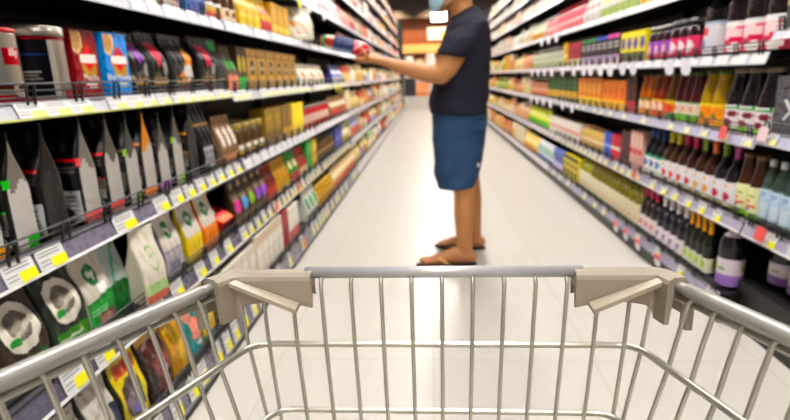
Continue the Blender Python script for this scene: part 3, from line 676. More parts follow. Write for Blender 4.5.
# left, floor shelf
R(L_, 0, 1.90, 2.28, 4, 'box', ('d8d0c0', 'c09878', 'e8e2d6'), 'cream carton with tan foot', .19, style=1, d=.10)
R(L_, 0, 2.30, 2.74, 5, 'box', ('e2dacb', 'd0b8a0', 'eee8dc'), 'tall cream carton with pale panel', .21, style=2, d=.10)
R(L_, 0, 2.755, 2.86, 1, 'box', ('9a1420', '7a0f18', '9a1420'), 'plain dark red slim carton', .215, style=3, d=.10)
R(L_, 0, 2.87, 3.10, 3, 'box', ('ece5d8', 'd86a6a', 'f2ece2'), 'white carton with red foot', .20, style=1, d=.10)
R(L_, 0, 3.32, 3.66, 3, 'bag', ('d8dcd4', '3a8a4a', '2a4a38'), 'white pouch with green print', .20, style=0)
R(L_, 0, 3.68, 4.30, 6, 'jar', ('c89a2c', 'e8c030', 'a87018', 'e0b828'), 'yellow jar with golden lid', .16)
R(L_, 0, 4.32, 5.60, 10, 'bag', ('c8a878', 'd86a48', 'e8d8b8'), 'tan and coral pouch', .18, style=1)
# left, upper shelves near and beyond the shopper
R(L_, 5, 3.96, 4.62, 5, 'bag', ('ecdfe0', 'e0909a', 'f4eeee'), 'white pouch with rose print', .20, style=0, m=GLOSS)
R(L_, 5, 4.64, 5.05, 3, 'bag', ('d86a80', 'f0d0d4', 'b83a50'), 'rose pink pouch', .19, style=1, m=GLOSS)
R(L_, 5, 5.07, 5.60, 4, 'bag', ('e9e4e6', 'c06a6a', 'd8d4d8'), 'white pouch with brick red spot', .21, style=0, m=GLOSS)
R(L_, 6, 4.6, 5.60, 7, 'bag', ('ead8d8', 'd89aa0', 'f2e8e8'), 'pale pink pouch', .21, style=1, m=GLOSS)
R(L_, 6, 3.2, 4.55, 9, 'bag', ('d8d0c8', 'b89a9a', 'e9e4e0'), 'pale grey pouch', .2, style=0, m=GLOSS)
R(L_, 7, 4.6, 5.60, 7, 'box', ('e0c8c0', 'c8a0a0', 'eee4e0'), 'pale peach carton', .19, style=1)

# ------------------------------------------------------------------ right: waist-high shelf
pink = pat('e4486a', ('r',0,.80,1,1,'f2f0f2'), ('c',.62,.62,.34,.20,'f4d8dc'), ('c',.30,.30,.26,.18,'b03040'), ('r',.55,.30,.9,.48,'e01c58'), ('r',0,.38,.5,.46,'f0b8c0'), ('c',.72,.16,.26,.14,'f4ece8'), ('c',.2,.1,.14,.1,'8a3a2a'))
R(R_, 3, 2.125, 2.545, 3, 'jug', ('1c1218', pink, 'e4486a', '1b1418'), 'big dark juice bottle with pink label', .285, l0=.05, l1=.50, neck=None, frac=.96)
R(R_, 3, 2.57, 2.75, 1, 'jug', ('140e12', pat('d8d8e0', ('r',.05,.62,.55,.86,'d04048'), ('c',.3,.3,.2,.16,'4a6ab0'), ('r',0,.9,1,1,'b0c0d8')), 'd8d8e0', '16121a'), 'big black bottle with a grey and red label', .285, l0=.05, l1=.56)
R(R_, 3, 2.775, 3.06, 3, 'jar', ('2a1018', pat('d83a68', ('c',.5,.5,.32,.3,'f2e6e8'), ('r',0,0,1,.2,'b82848')), 'd83a68', '8a868c'), 'dark jam jar with crimson label', .195, rows=2, l1=.56)
R(R_, 3, 3.07, 3.35, 3, 'jar', ('2c1420', pat('a05ab8', ('c',.4,.5,.32,.3,'f0b8c0'), ('r',0,0,1,.2,'d84060')), 'a05ab8', 'c9c7cc'), 'jam jar with purple label', .19, rows=2, l1=.56)
R(R_, 3, 3.36, 3.78, 4, 'box', ('e8dc24', '2a2a2a', '5a48a0'), 'yellow carton with black foot', .19, style=1)
for y0, y1, n, c, nm in ((3.80, 4.06, 2, 'd850a0', 'magenta'), (4.06, 4.32, 2, '2a50c0', 'blue'), (4.32, 4.72, 3, '1f8a48', 'green')):
    bc = carton((y1-y0)/n*.93, .09, .20, pat('1a181c', ('r',0,.86,1,1,c), ('l',.08,.58,.92,.76,2,'b8b4bc'), ('r',0,.0,1,.34,'c890b0'), ('c',.3,.2,.3,.1,'8ab0d8'), ('c',.75,.12,.25,.1,'e0c8d0')), '1a181c', .4, PAPER, top=c)
    run(R_, 3, y0, y1, n, .09, (lambda bc: lambda i: bc)(bc), f'black carton with {nm} top and pink foot', 'carton', 'box')
R(R_, 3, 4.74, 5.15, 3, 'box', ('a01c38', 'd8d0a0', '7a1428'), 'dark crimson carton', .20, style=1)
R(R_, 3, 5.17, 5.34, 1, 'box', ('c8a030', 'e8dca0', 'b08820'), 'mustard carton', .215, style=3)
R(R_, 3, 5.36, 6.95, 10, 'jar', ('bcc2ac', 'ccd0be', '9cac78', 'c4c8ba'), 'pale green jar', .20)
# right, thigh-high shelf
pw = pat('f0e6ea', ('c',.45,.25,.28,.20,'8a1838'), ('c',.72,.62,.18,.16,'7a1830'), ('g',.75,.1,.12,.2,.9,'3aa850'), ('c',.5,.06,.3,.08,'8ad028'), ('c',.25,.7,.2,.1,'e8a8b8'))
R(R_, 2, 2.12, 2.455, 3, 'cone', ('17121a', pw, 'f0e6ea', '9a8a78'), 'dark bottle with white and cherry label', .262, l0=.04, l1=.42)
R(R_, 2, 2.465, 2.675, 2, 'cone', ('a8861a', pat('f2b024', ('c',.5,.62,.42,.26,'f0902a'), ('c',.4,.3,.34,.24,'f08018'), ('c',.55,.45,.14,.1,'2f7a2c'), ('r',0,.85,1,1,'f2cf3a')), 'f08018', '5a6a30'), 'amber juice bottle with orange fruit label', .255, l0=.04, l1=.42)
R(R_, 2, 2.685, 2.93, 3, 'cone', ('4a141c', pat('ece4d4', ('r',0,0,1,.36,'7ac828'), ('c',.5,.58,.34,.24,'e8d0b8'), ('c',.4,.62,.2,.14,'d85848'), ('r',0,.88,1,1,'3a6a34')), 'd85848', '3c5a30'), 'dark red juice bottle with lime-footed label', .25, l0=.04, l1=.42)
R(R_, 2, 2.94, 3.045, 1, 'cone', ('5a3a18', pat('e8902a', ('c',.5,.5,.36,.3,'e04a2c'), ('r',0,0,1,.22,'188a4a'), ('r',0,.85,1,1,'e8c838')), 'e04a2c', '5a5a30'), 'brown juice bottle with orange and green label', .245, l0=.04, l1=.42)
R(R_, 2, 3.055, 3.22, 2, 'cone', ('7a2c18', pat('f06a3a', ('c',.5,.6,.36,.28,'f4e4d8'), ('r',0,.88,1,1,'e8c040')), 'f4e4d8', '5a4a2c'), 'rust red juice bottle with coral label', .24, l0=.04, l1=.42)
R(R_, 2, 3.23, 3.42, 2, 'cone', ('b05a1c', pat('f29a20', ('c',.5,.6,.36,.28,'f4e8d0'), ('r',0,.88,1,1,'3a6a2c')), 'f4e8d0', '5a4a2c'), 'orange juice bottle with amber label', .24, l0=.04, l1=.42)
R(R_, 2, 3.44, 3.61, 2, 'box', ('2a1416', 'b83038', '5a1c20'), 'nearly black pack with red foot', .225, style=1)
R(R_, 2, 3.62, 4.10, 4, 'box', ('e8881c', 'f2b838', 'd8601c'), 'orange carton with pale foot', .20, style=1)
R(R_, 2, 4.12, 4.76, 5, 'box', ('d87818', 'f2d020', 'e8a850'), 'deep orange carton with yellow foot', .215, style=1)
R(R_, 2, 4.78, 5.98, 6, 'box', ('14401f', 'c8a030', '2a6a34'), 'dark green carton with fruit-coloured band', .23, style=0)
R(R_, 2, 6.0, 6.95, 7, 'jar', ('c88a70', 'd8bca4', 'c85840', 'b8b090'), 'salmon jar', .20)
# right, knee-high shelf
R(R_, 1, 2.10, 2.265, 2, 'cone', ('3a1c12', pat('e4e6b8', ('r',0,0,1,.2,'86c82c'), ('c',.35,.55,.24,.06,'d85a4a'), ('c',.6,.40,.26,.05,'d85a4a'), ('c',.45,.28,.12,.08,'7a5aa8'), ('c',.6,.7,.2,.05,'a8c050')), 'd85a4a', '6a4a30'), 'brown bottle with pale lime fruit label', .262, l0=.04, l1=.52)
def fruitlab(c): return pat('ece9f0', ('c',.5,.42,.24,.16,c), ('c',.5,.82,.12,.06,'e0b048'), ('r',0,0,1,.08,'b8a85a'))
for i, (y0, gl, foil, fc, nm) in enumerate([(2.275, '15121c', 'a83a78', 'b01c38', 'plum-foiled black'), (2.365, '1a1420', '6a8a3a', 'c02040', 'green-foiled black'), (2.455, '3a2016', 'd8662c', 'e0a030', 'orange-foiled brown'), (2.545, '3c2418', '8a9a3a', 'e8b038', 'olive-foiled brown'), (2.635, '38181c', 'b81c50', 'd0302c', 'crimson-foiled brown'), (2.725, '3a2018', 'c8305a', 'd83428', 'rose-foiled brown')]):
    R(R_, 1, y0, y0+.086, 1, 'wine', (gl, fruitlab(fc), fc, foil), f'{nm} bottle with white fruit label', .275, neck=(.80, foil), l0=.04, l1=.44)
R(R_, 1, 2.815, 2.985, 2, 'wine', ('3a2214', fruitlab('d83a30'), 'd83a30', 'd8c81c'), 'yellow-foiled brown bottle with white label', .27, neck=(.78, 'd8c81c'), l0=.04, l1=.44)
R(R_, 1, 2.995, 3.235, 3, 'wine', ('10141c', pat('eeeef0', ('r',0,.9,1,1,'1a9a78'), ('c',.5,.55,.26,.2,'4a6ab0')), '4a6ab0', '1c4a8a'), 'black bottle with blue cap and green-edged label', .265, neck=(.84, '1c3a6a'), l0=.04, l1=.46)
R(R_, 1, 3.245, 3.45, 3, 'box', ('d8a8a0', 'c83a38', 'e8c8c0'), 'slim pinkish carton', .235, style=3, d=.06, frac=.75)
R(R_, 1, 3.46, 3.60, 2, 'box', ('3a1418', '5a1c20', '4a181c'), 'maroon slim carton', .22, style=3)
R(R_, 1, 3.61, 3.80, 2, 'box', ('c81c38', 'e8dcd8', 'a8142c'), 'cherry red carton', .17, style=3)
R(R_, 1, 3.81, 3.95, 2, 'box', ('2a5ac8', '8aa8e0', '1c3a98'), 'royal blue carton', .17, style=3)
R(R_, 1, 3.97, 4.58, 7, 'jar', ('d8b878', 'e9dcb8', 'c89838', '8a5a2c'), 'straw-coloured jar', .18)
R(R_, 1, 4.60, 5.76, 7, 'box', ('ddd6cc', 'd83040', 'eee8e2'), 'white carton with a red stripe', .16, style=3)
R(R_, 1, 5.78, 6.95, 8, 'bag', ('c8d84a', '58b030', 'e8e0a0'), 'lime and cream pouch', .20, style=1)
# right, floor shelf
plab = pat('cfc0dc', ('r',0,0,1,.42,'9a72c0'), ('r',0,.42,1,1,'d8ccd8'), ('c',.40,.66,.16,.07,'c8d838'), ('c',.62,.64,.12,.06,'58983a'), ('l',.2,.30,.8,.4,1,'6a4a90'))
R(R_, 0, 2.15, 2.26, 1, 'square', ('15101a', plab, '9a72c0', 'd8ccc8'), 'big dark bottle with lilac label and white neck', .29, neck=(.76, 'c8b8c4'), l0=.05, l1=.46)
R(R_, 0, 2.31, 2.54, 4, 'wine', ('12160f', pat('dfe4cc', ('c',.5,.6,.28,.3,'b8cc3a')), 'b8cc3a', 'd89a1c'), 'gold-capped dark bottle with pale green label', .26, neck=(.74, 'd8961a'), l0=.06, l1=.32)
R(R_, 0, 2.55, 2.87, 4, 'wine', ('1a1420', pat('ece4ea', ('t',.5,.7,.24,.5,'6a3a8a')), '6a3a8a', 'ddd6d8'), 'white-capped dark bottle with violet mark', .255, neck=(.84, 'ddd6da'), l0=.06, l1=.36)
R(R_, 0, 2.88, 3.10, 3, 'wine', ('1c1014', pat('ecdfe0', ('c',.5,.5,.26,.2,'d87878')), 'd87878', 'c81c5a'), 'pink-capped dark bottle with white label', .255, neck=(.78, 'c01c50'), l0=.06, l1=.40)
R(R_, 0, 3.115, 4.10, 11, 'square', ('6a6018', pat('e0d8bc', ('c',.5,.3,.2,.1,'e0a070')), 'e0a070', '8a7c24'), 'olive oil bottle with cream label', .235, l0=.05, l1=.58)
R(R_, 0, 4.11, 4.40, 3, 'square', ('8a8a2c', pat('e2dcc4', ('c',.5,.3,.2,.1,'c8b060')), 'c8b060', '9a942c'), 'pale oil bottle with cream label', .235, l0=.05, l1=.6)
R(R_, 0, 4.42, 4.90, 4, 'box', ('e0cc20', '1c1c20', '2a2a2c'), 'yellow carton with black panel', .20, style=2)
R(R_, 0, 4.91, 5.28, 3, 'box', ('5a68c0', 'c8c8e8', '2a2a48'), 'periwinkle blue carton', .19, style=0)
R(R_, 0, 5.30, 6.10, 6, 'bag', ('d8dce0', '2a8a6a', '3a6ab0'), 'white pouch with green and blue print', .19, style=0)
R(R_, 0, 6.12, 6.95, 6, 'bag', ('e8c878', 'c8902c', 'f0e0b0'), 'sand-yellow pouch', .19, style=1)
# right, chest-high and upper shelves
R(R_, 4, 2.12, 2.95, 7, 'bag', ('d8c88a', 'b8a040', 'e8e0c0'), 'pale yellow pouch', .20, style=1)
R(R_, 4, 2.97, 3.52, 5, 'bag', ('e0d0a0', 'd8b030', 'c8d088'), 'straw pouch with gold foot', .20, style=1)
R(R_, 4, 3.54, 4.30, 6, 'bag', ('cac7c0', '9ab060', 'c8a030'), 'white pouch with leaf-green foot', .20, style=1)
R(R_, 4, 4.32, 4.75, 3, 'bag', ('d0cccc', 'c8c4c4', 'c82834'), 'white pouch with red panel', .20, style=1)
R(R_, 4, 4.77, 5.75, 7, 'jar', ('d86a78', 'f0d8d4', 'c8303c', 'c82c3c'), 'rosy jar with red lid', .21)
R(R_, 4, 5.77, 6.25, 4, 'jar', ('e08a90', 'f4e4e0', 'd85a60', 'e9e4e2'), 'pink jar with white lid', .19)
R(R_, 4, 6.27, 6.95, 5, 'bag', ('c8ccba', 'd09828', 'a8b880'), 'white pouch with orange foot', .20, style=1)
for k, c1, c2, nm in ((5, 'c8bfb8', 'b89a8c', 'ivory pouch'), (6, 'cac4be', 'b8aca2', 'off-white pouch')):
    R(R_, k, 3.75, 5.30, 10, 'bag', (c1, c2, 'd0ccc8'), f'{nm} with blush foot' if k == 5 else f'{nm} with sandy foot', .17, style=1)
    R(R_, k, 5.37, 6.95, 9, 'bag', ('cfc9c3' if k == 5 else 'c8c8c4', 'beae98', 'c8a8a0'), 'milky pouch with buff foot' if k == 5 else 'chalk-white pouch with buff foot', .16, style=0)

# ------------------------------------------------------------------ right, nearest bay
wl = pat('b8cfe4', ('r',0,.70,1,1,'c8d8ea'), ('d',.5,.84,.4,.14,'8fb0d4'), ('c',.3,.4,.12,.1,'e8a0a0'), ('r',.1,.1,.9,.5,'cfdeec'))
wparts = bottle('water', .029, .258, 'b4d2c4', wl, 'd8dcdc', l0=.12, l1=.56, q=.6, capz=.90, mats=CLEAR)
for i in range(5):
    put(R_, 1, 2.066 - .064*i, .06, wparts, '', 'water_bottle', 'bottle', 'water bottles at the near end', label=f'green-tinted water bottle, {ORD[5-i]} from camera, right knee-high shelf')
bp = carton(.13, .08, .20, pat('4a4a50', ('r',.1,.62,.9,.66,'2a2a2e'), ('g',.26,.55,.10,.45,.66,'d8d8dc'), ('g',.81,-.55,.10,.45,.66,'d8d8dc')), '3c3c42', 1.0, GLOSS)
bp = carton(.13, .08, .20, pat('4a4a50', ('r',.0,.80,1,.83,'1c1c20'), ('g',-.02,.9,.11,.30,.62,'d8d8dc'), ('g',1.07,-.9,.11,.0,.0,'d8d8dc'), ('g',.52,0,.0,0,1,'d8d8dc')), '3c3c42', 1.0, GLOSS)
def chevron(u, v):
    t = abs(v - .42)
    if t < .17 and abs(u - (.72 - t*1.5)) < .07: return lin('dcdce0')
    if .78 < v < .81: return lin('1c1c20')
    return lin('505058')
bp = carton(.13, .08, .21, chevron, '3c3c42', 1.0, GLOSS)
put(R_, 2, 2.018, .08, bp, 'dark grey carton with white chevron', 'carton', 'box', dz=.022)
put(R_, 2, 1.880, .08, bp, 'dark grey carton with white chevron, nearest the camera,', 'carton', 'box', dz=.022, label='dark grey carton with white chevron nearest the camera on the right thigh-high shelf')
yg = carton(.12, .09, .19, pat('d8c890', ('r',0,0,1,.45,'3a4a44'), ('c',.4,.3,.2,.12,'5aa0c0'), ('c',.7,.24,.14,.1,'8ac040'), ('r',0,.5,1,.66,'e8d050')), 'c8b880', .8)
put(R_, 3, 2.03, .09, yg, 'buff carton with dark picture foot', 'carton', 'box', dz=.08)
put(R_, 3, 1.90, .09, yg, '', 'carton', 'box', dz=.08, label='buff carton with dark picture foot nearest the camera on the right waist-high shelf')
pl = bottle('square', .052, .215, '15101a', plab, '2a1c2c', l0=.05, l1=.46, q=.6)
for i, y in enumerate((2.04, 1.92, 1.80)):
    o = place('bottle', pl, (1.40, y, .2012), -PI/2, f'big lilac-labelled bottle with black cap, {ORD[3-i]} from camera, right floor shelf', 'bottle', 'lilac-labelled bottles set back on the floor shelf')

# ------------------------------------------------------------------ far stock nobody can count: one object per kind
def far_stock():
    r = random.Random(21)
    kinds = {'cartons': M(), 'bottles': M(), 'pouches': M()}
    palL = ['c8c0bc', 'c08888', 'c8b078', 'b82c38', 'c6c2c0', 'ccbcbc', 'c89e38', '9090b4', 'a87850', 'd0c8b8', 'c0b0a8', 'b08060', 'c8b0b0', 'ccb8b0', 'c86848']
    palLm = ['d8c0a0', 'c88a50', 'e0c890', 'e8e0d4', 'c85a40', 'd8a858', 'ece4dc', '9ab890', 'a0a0c8', 'e8d8b0']
    palR = ['cac6be', 'c2bab0', 'ccb8a0', 'c8b0a4', 'bcbcb0', 'cac2ba', 'c8b684', 'b4b4ac', 'd0ccc8']
    palRm = ['d0b060', 'cc9070', 'd8c8ac', 'c8845a', 'd0be80', '9cb05a', 'd0b8a8', 'c89e3a']
    def block(m, s, x, d, y, w, z, h, c, c2, style):
        sx = s
        if style == 'bottles':
            n = 8; cx = sx*(x + w/2); rr = w/2*.92
            lathe(m, [(rr*.95, z), (rr, z+.01), (rr, z+h*.3), (rr, z+h*.55), (rr*.45, z+h*.78), (rr*.42, z+h*.9), (rr*.5, z+h*.9), (rr*.5, z+h)], n, lambda u, v: c2 if v > (z+h*.88)/(z+h) else c, cx=cx, cy=y)
        else:
            a, b = sorted((sx*x, sx*(x+d)))
            if style == 'cartons':
                box(m, a, b, y-w*.47, y+w*.47, z, z+h*.6, c); box(m, a, b, y-w*.47, y+w*.47, z+h*.6, z+h, c2)
            else:
                k = len(m.v)
                for f, dd, ww in ((0, 1, .46), (.5, .9, .48), (.52, .85, .48), (1, .08, .46)):
                    xm = sx*(x+d/2); m.v += [(xm-sx*d/2*dd, y-w*ww, z+h*f), (xm-sx*d/2*dd, y+w*ww, z+h*f), (xm+sx*d/2*dd, y+w*ww, z+h*f), (xm+sx*d/2*dd, y-w*ww, z+h*f)]
                for j in range(3):
                    for i in range(4):
                        q = (k+j*4+i, k+j*4+(i+1) % 4, k+(j+1)*4+(i+1) % 4, k+(j+1)*4+i)
                        m.face(q if s < 0 else q, c if j == 0 else c2, False)
                m.face((k+12, k+13, k+14, k+15), c2, False)
    for s, surf, fx, y0, y1 in ((L_, SURF_L, FX_L, 5.62, 16.75), (R_, SURF_R, FX_R, 6.99, 12.35)):
        for k in range(len(surf)):
            y = y0
            gap = (surf[k+1] if k+1 < len(surf) else surf[k]+.28) - surf[k]
            while y < y1:
                pal = (palL if k > 3 else palLm) if s < 0 else (palR if k > 3 else palRm)
                c, c2 = r.choice(pal), r.choice(pal); st = r.choice(['cartons', 'pouches', 'pouches', 'bottles'])
                n = r.randint(2, 6); w = r.choice([.075, .09, .11, .14]); h = min(gap*.72, r.uniform(.16, .24))
                for i in range(n):
                    if y + w > y1: break
                    block(kinds[st], s, fx[k], .08, y + w/2, w, surf[k]-.0026 - (.0105 if s < 0 and k == 3 else 0), h, c, c2, st); y += w
                if y + .2 > y1: break
                y += r.choice([.0, .02, .02, .12])
    for nm, m in kinds.items():
        o = link('distant_' + nm, m.build('distant_' + nm, PAPER if nm != 'bottles' else GLOSS)); o['kind'] = 'stuff'
        tag(o, f'densely packed small {nm} on the far shelves at both sides of the aisle', 'groceries')
far_stock()

# left uppermost shelves above the shopper, row of goods standing on the top deck
R(L_, 8, 4.6, 5.60, 8, 'box', ('c8a098', 'e0c8c0', 'a87068'), 'dusty pink carton', .18, style=1)

# ------------------------------------------------------------------ floor, ceiling, end of the shop
def plain(name, col, rough, **k):
    m = bpy.data.materials.new(name); m.use_nodes = True; b = m.node_tree.nodes['Principled BSDF']
    b.inputs['Base Color'].default_value = lin(col); b.inputs['Roughness'].default_value = rough
    if 'emit' in k:
        b.inputs['Emission Color'].default_value = lin(k.get('ecol', col)); b.inputs['Emission Strength'].default_value = k['emit']
    return m
def floor_mat():
    m = bpy.data.materials.new('polished_floor_tile'); m.use_nodes = True; nt = m.node_tree; b = nt.nodes['Principled BSDF']
    tc = nt.nodes.new('ShaderNodeTexCoord'); br = nt.nodes.new('ShaderNodeTexBrick')
    br.offset = 0; br.inputs['Scale'].default_value = 1; br.inputs['Brick Width'].default_value = .6; br.inputs['Row Height'].default_value = .6
    br.inputs['Mortar Size'].default_value = .0035; br.inputs['Mortar Smooth'].default_value = .3
    br.inputs['Color1'].default_value = lin('ccc8c3'); br.inputs['Color2'].default_value = lin('cac6c0'); br.inputs['Mortar'].default_value = lin('beb8ae')
    nt.links.new(tc.outputs['Object'], br.inputs['Vector'])
    nz = nt.nodes.new('ShaderNodeTexNoise'); nz.inputs['Scale'].default_value = 2.2; nz.inputs['Detail'].default_value = 6; nt.links.new(tc.outputs['Object'], nz.inputs['Vector'])
    mx = nt.nodes.new('ShaderNodeMixRGB'); mx.blend_type = 'MULTIPLY'; mx.inputs['Fac'].default_value = .18
    nt.links.new(br.outputs['Color'], mx.inputs['Color1'])
    cr = nt.nodes.new('ShaderNodeValToRGB'); cr.color_ramp.elements[0].position = .3; cr.color_ramp.elements[0].color = (.88, .86, .82, 1); cr.color_ramp.elements[1].position = .6; cr.color_ramp.elements[1].color = (1, 1, 1, 1)
    nt.links.new(nz.outputs['Fac'], cr.inputs['Fac']); nt.links.new(cr.outputs['Color'], mx.inputs['Color2'])
    nt.links.new(mx.outputs['Color'], b.inputs['Base Color'])
    b.inputs['Specular IOR Level'].default_value = .32
    mr = nt.nodes.new('ShaderNodeMapRange'); mr.inputs['To Min'].default_value = .26; mr.inputs['To Max'].default_value = .36
    nt.links.new(nz.outputs['Fac'], mr.inputs['Value']); nt.links.new(mr.outputs['Result'], b.inputs['Roughness'])
    return m
def wood_mat(name, a, bcol):
    m = bpy.data.materials.new(name); m.use_nodes = True; nt = m.node_tree; b = nt.nodes['Principled BSDF']
    tc = nt.nodes.new('ShaderNodeTexCoord'); w = nt.nodes.new('ShaderNodeTexWave'); w.inputs['Scale'].default_value = 1.6; w.inputs['Distortion'].default_value = 5; w.inputs['Detail'].default_value = 3
    nt.links.new(tc.outputs['Object'], w.inputs['Vector'])
    cr = nt.nodes.new('ShaderNodeValToRGB'); cr.color_ramp.elements[0].color = lin(a); cr.color_ramp.elements[1].color = lin(bcol)
    nt.links.new(w.outputs['Fac'], cr.inputs['Fac']); nt.links.new(cr.outputs['Color'], b.inputs['Base Color']); b.inputs['Roughness'].default_value = .45
    return m
YE = 20.5
def sbox(name, x0, x1, y0, y1, z0, z1, mt):
    m = M(); box(m, x0, x1, y0, y1, z0, z1, 'ffffff'); return struct(name, m.build(name, mt))
sbox('floor', -4.5, 4.5, -3, YE+.5, -.1, 0, floor_mat())
sbox('ceiling', -4.5, 4.5, -3, YE+.5, 4.3, 4.4, plain('ceiling_paint', '8a8580', .8))
sbox('wall_left', -4.6, -4.5, -3, YE+.5, 0, 4.3, plain('wall_paint', 'b8b2a8', .8))
sbox('wall_right', 4.5, 4.6, -3, YE+.5, 0, 4.3, plain('wall_paint_right', 'b8b2a8', .8))
sbox('wall_front', -4.5, 4.5, -3.1, -3, 0, 4.3, plain('wall_paint_front', 'c8c2b8', .8))
sbox('wall_back', -4.5, 4.5, YE, YE+.1, 0, 4.3, wood_mat('wall_timber', '7a4020', '8c4a24'))
sbox('trim_1', -4.5, 4.5, YE-.7, YE-.002, 3.15, 4.3, wood_mat('dark_timber', '2a1a14', '3a241a'))
sbox('trim_2', -4.5, 4.5, YE-.8, YE-.71, 3.05, 3.16, wood_mat('mid_timber', '2a1c16', '38261c'))

# serving counter of the far end with its lit ledge
def thing(name, label, cat, loc, group=None): return tag(link(name, None, None, loc), label, cat, group)
ct = thing('serving_counter', 'long white serving counter below the timber wall at the aisle end', 'counter', (0, YE-1.2, 0))
m = M(); box(m, -2.6, 2.6, -.35, .35, .0, .95, 'd8d2ca'); link('counter_body', m.build('counter_body', PLASTIC), ct)
m = M(); box(m, -2.65, 2.65, -.4, .4, .952, 1.0, 'ece8e4'); link('countertop', m.build('countertop', GLOSS), ct)
cn = thing('counter_canopy', 'yellow timber canopy board over the far counter', 'canopy', (0, YE-.5, 0))
m = M(); box(m, -2.6, 2.6, -.35, .45, 1.86, 2.16, 'd4b078'); link('canopy_board', m.build('canopy_board', PLASTIC), cn)
for x in (-2.5, 2.5):
    m = M(); box(m, x-.04, x+.04, .2, .28, 0, 1.858, '8a6a3a'); link('canopy_post', m.build('canopy_post', PLASTIC), cn)
for i, (x, w, h, c, nm) in enumerate([(-.72, .34, .74, 'f2efec', 'tall white tub'), (-.34, .34, .62, 'e8c8a0', 'tan bread tub'), (.04, .36, .80, 'f4f2f2', 'tallest white tub'), (.44, .38, .66, 'e2dfe6', 'pale grey tub'), (.80, .26, .34, 'e8d070', 'yellow tub')]):
    m = M(); lathe(m, [(w*.42, 0), (w*.5, .02), (w*.5, h*.8), (w*.42, h*.9), (w*.44, h*.92), (w*.40, h)], 20, c)
    place('serving_tub', [('tub', m.build('tub', GLOSS))], (x, YE-1.25, 1.0), 0, f'{nm} on the far white counter', 'tub')
sg = thing('menu_lightbox', 'glowing white menu lightbox hung above the far counter', 'sign', (.36, YE-1.0, 2.78))
m = M(); box(m, -.28, .28, 0, .08, .10, .78, '3a3430'); link('lightbox_case', m.build('lightbox_case', RUBBER), sg)
m = M(); box(m, -.26, .26, -.006, -.001, .12, .76, 'ffffff'); link('lit_panel', m.build('lit_panel', plain('lit_sheet', 'ffffff', .4, emit=6.0)), sg)
for x in (-.2, .2):
    m = M(); tube(m, [(x, .04, .781), (x, .04, 4.298-2.78)], .006, 6, '444444'); link('hanger', m.build('hanger', RUBBER), sg)
dp = thing('promotion_bin', 'dark promotion bin with orange goods at the aisle end', 'display stand', (-.40, 17.6, 0))
m = M(); box(m, -.42, .40, -.3, .3, .0, .42, 'cfc8c0'); link('bin_base', m.build('bin_base', PLASTIC), dp)
m = M(); box(m, -.42, -.06, -.3, .3, .425, 1.0, '2a2a30'); link('bin_tower', m.build('bin_tower', PLASTIC), dp)
for i, (x, y) in enumerate(((.03, -.2), (.21, -.2), (.12, .06), (.3, .06))):
    p_ = bag(.17, .12, .42, pat('e8905c', ('r',0,.3,1,.5,'f0b088')), 'd87a48', .3, KRAFT, seed=i)
    place('pouch', p_, (-.40 + x, 17.6 + y, .422), 0, 'orange pouch standing in the far promotion bin', 'bag', 'orange pouches in the promotion bin')

# ceiling lights: rows of tubes over the aisle (outside the frame, they light the place)
LM = plain('fluorescent_diffuser', 'ffffff', .5, emit=30, ecol='fffbf4')
def fixture(x, y, lab):
    t = thing('ceiling_light', lab, 'ceiling light', (x, y, 3.62), 'fluorescent light rows')
    m = M(); box(m, -.17, .17, -.745, .745, .025, .075, 'e8e8e8'); link('housing', m.build('housing', PLASTIC), t)
    m = M(); box(m, -.15, .15, -.742, .742, 0, .024, 'ffffff'); link('diffuser', m.build('diffuser', LM), t)
    for yy in (-.5, .5):
        m = M(); tube(m, [(0, yy, .076), (0, yy, .68)], .004, 6, '999999'); link('hanger', m.build('hanger', RUBBER), t)
for i in range(13):
    fixture(.15, -2.1 + 1.5*i, 'slim fluorescent light hanging over the middle of the aisle')
for x in (-3.1, 3.3):
    for i in range(5): fixture(x, .0 + 4*i, 'slim fluorescent light hanging over the neighbouring aisle')
sp = bpy.data.lights.new('spot', 'SPOT'); sp.energy = 160; sp.color = (1, .72, .42); sp.spot_size = 1.6; sp.shadow_soft_size = .1
for x in (-1.2, .1, 1.3):
    so = bpy.data.objects.new('counter_spotlight', sp); C.objects.link(so); so.location = (x, YE-1.6, 3.4)
    so.rotation_euler = (math.radians(38), 0, 0)
w = bpy.data.worlds.new('World'); bpy.context.scene.world = w; w.use_nodes = True
w.node_tree.nodes['Background'].inputs['Color'].default_value = (.9, .92, 1, 1); w.node_tree.nodes['Background'].inputs['Strength'].default_value = .3

# ------------------------------------------------------------------ camera
Rw = ((0.997460, 0.014074, 0.069818), (0.064100, 0.249898, -0.966148), (-0.031045, 0.968170, 0.248361))
cam = bpy.data.cameras.new('camera'); co = bpy.data.objects.new('camera', cam); C.objects.link(co)
co.matrix_world = Matrix.Translation((0, 0, 1.06)) @ Matrix(Rw).to_4x4()
cam.sensor_width = 36; cam.sensor_fit = 'HORIZONTAL'; cam.lens = 520/790*36; cam.clip_start = .02
cam.dof.use_dof = True; cam.dof.focus_distance = .56; cam.dof.aperture_fstop = 4.8; cam.dof.aperture_blades = 7
sc = bpy.context.scene; sc.camera = co
sc.view_settings.view_transform = 'Standard'; sc.view_settings.look = 'None'; sc.view_settings.gamma = 1; sc.view_settings.exposure = 0.17
sc.view_settings.use_curve_mapping = False

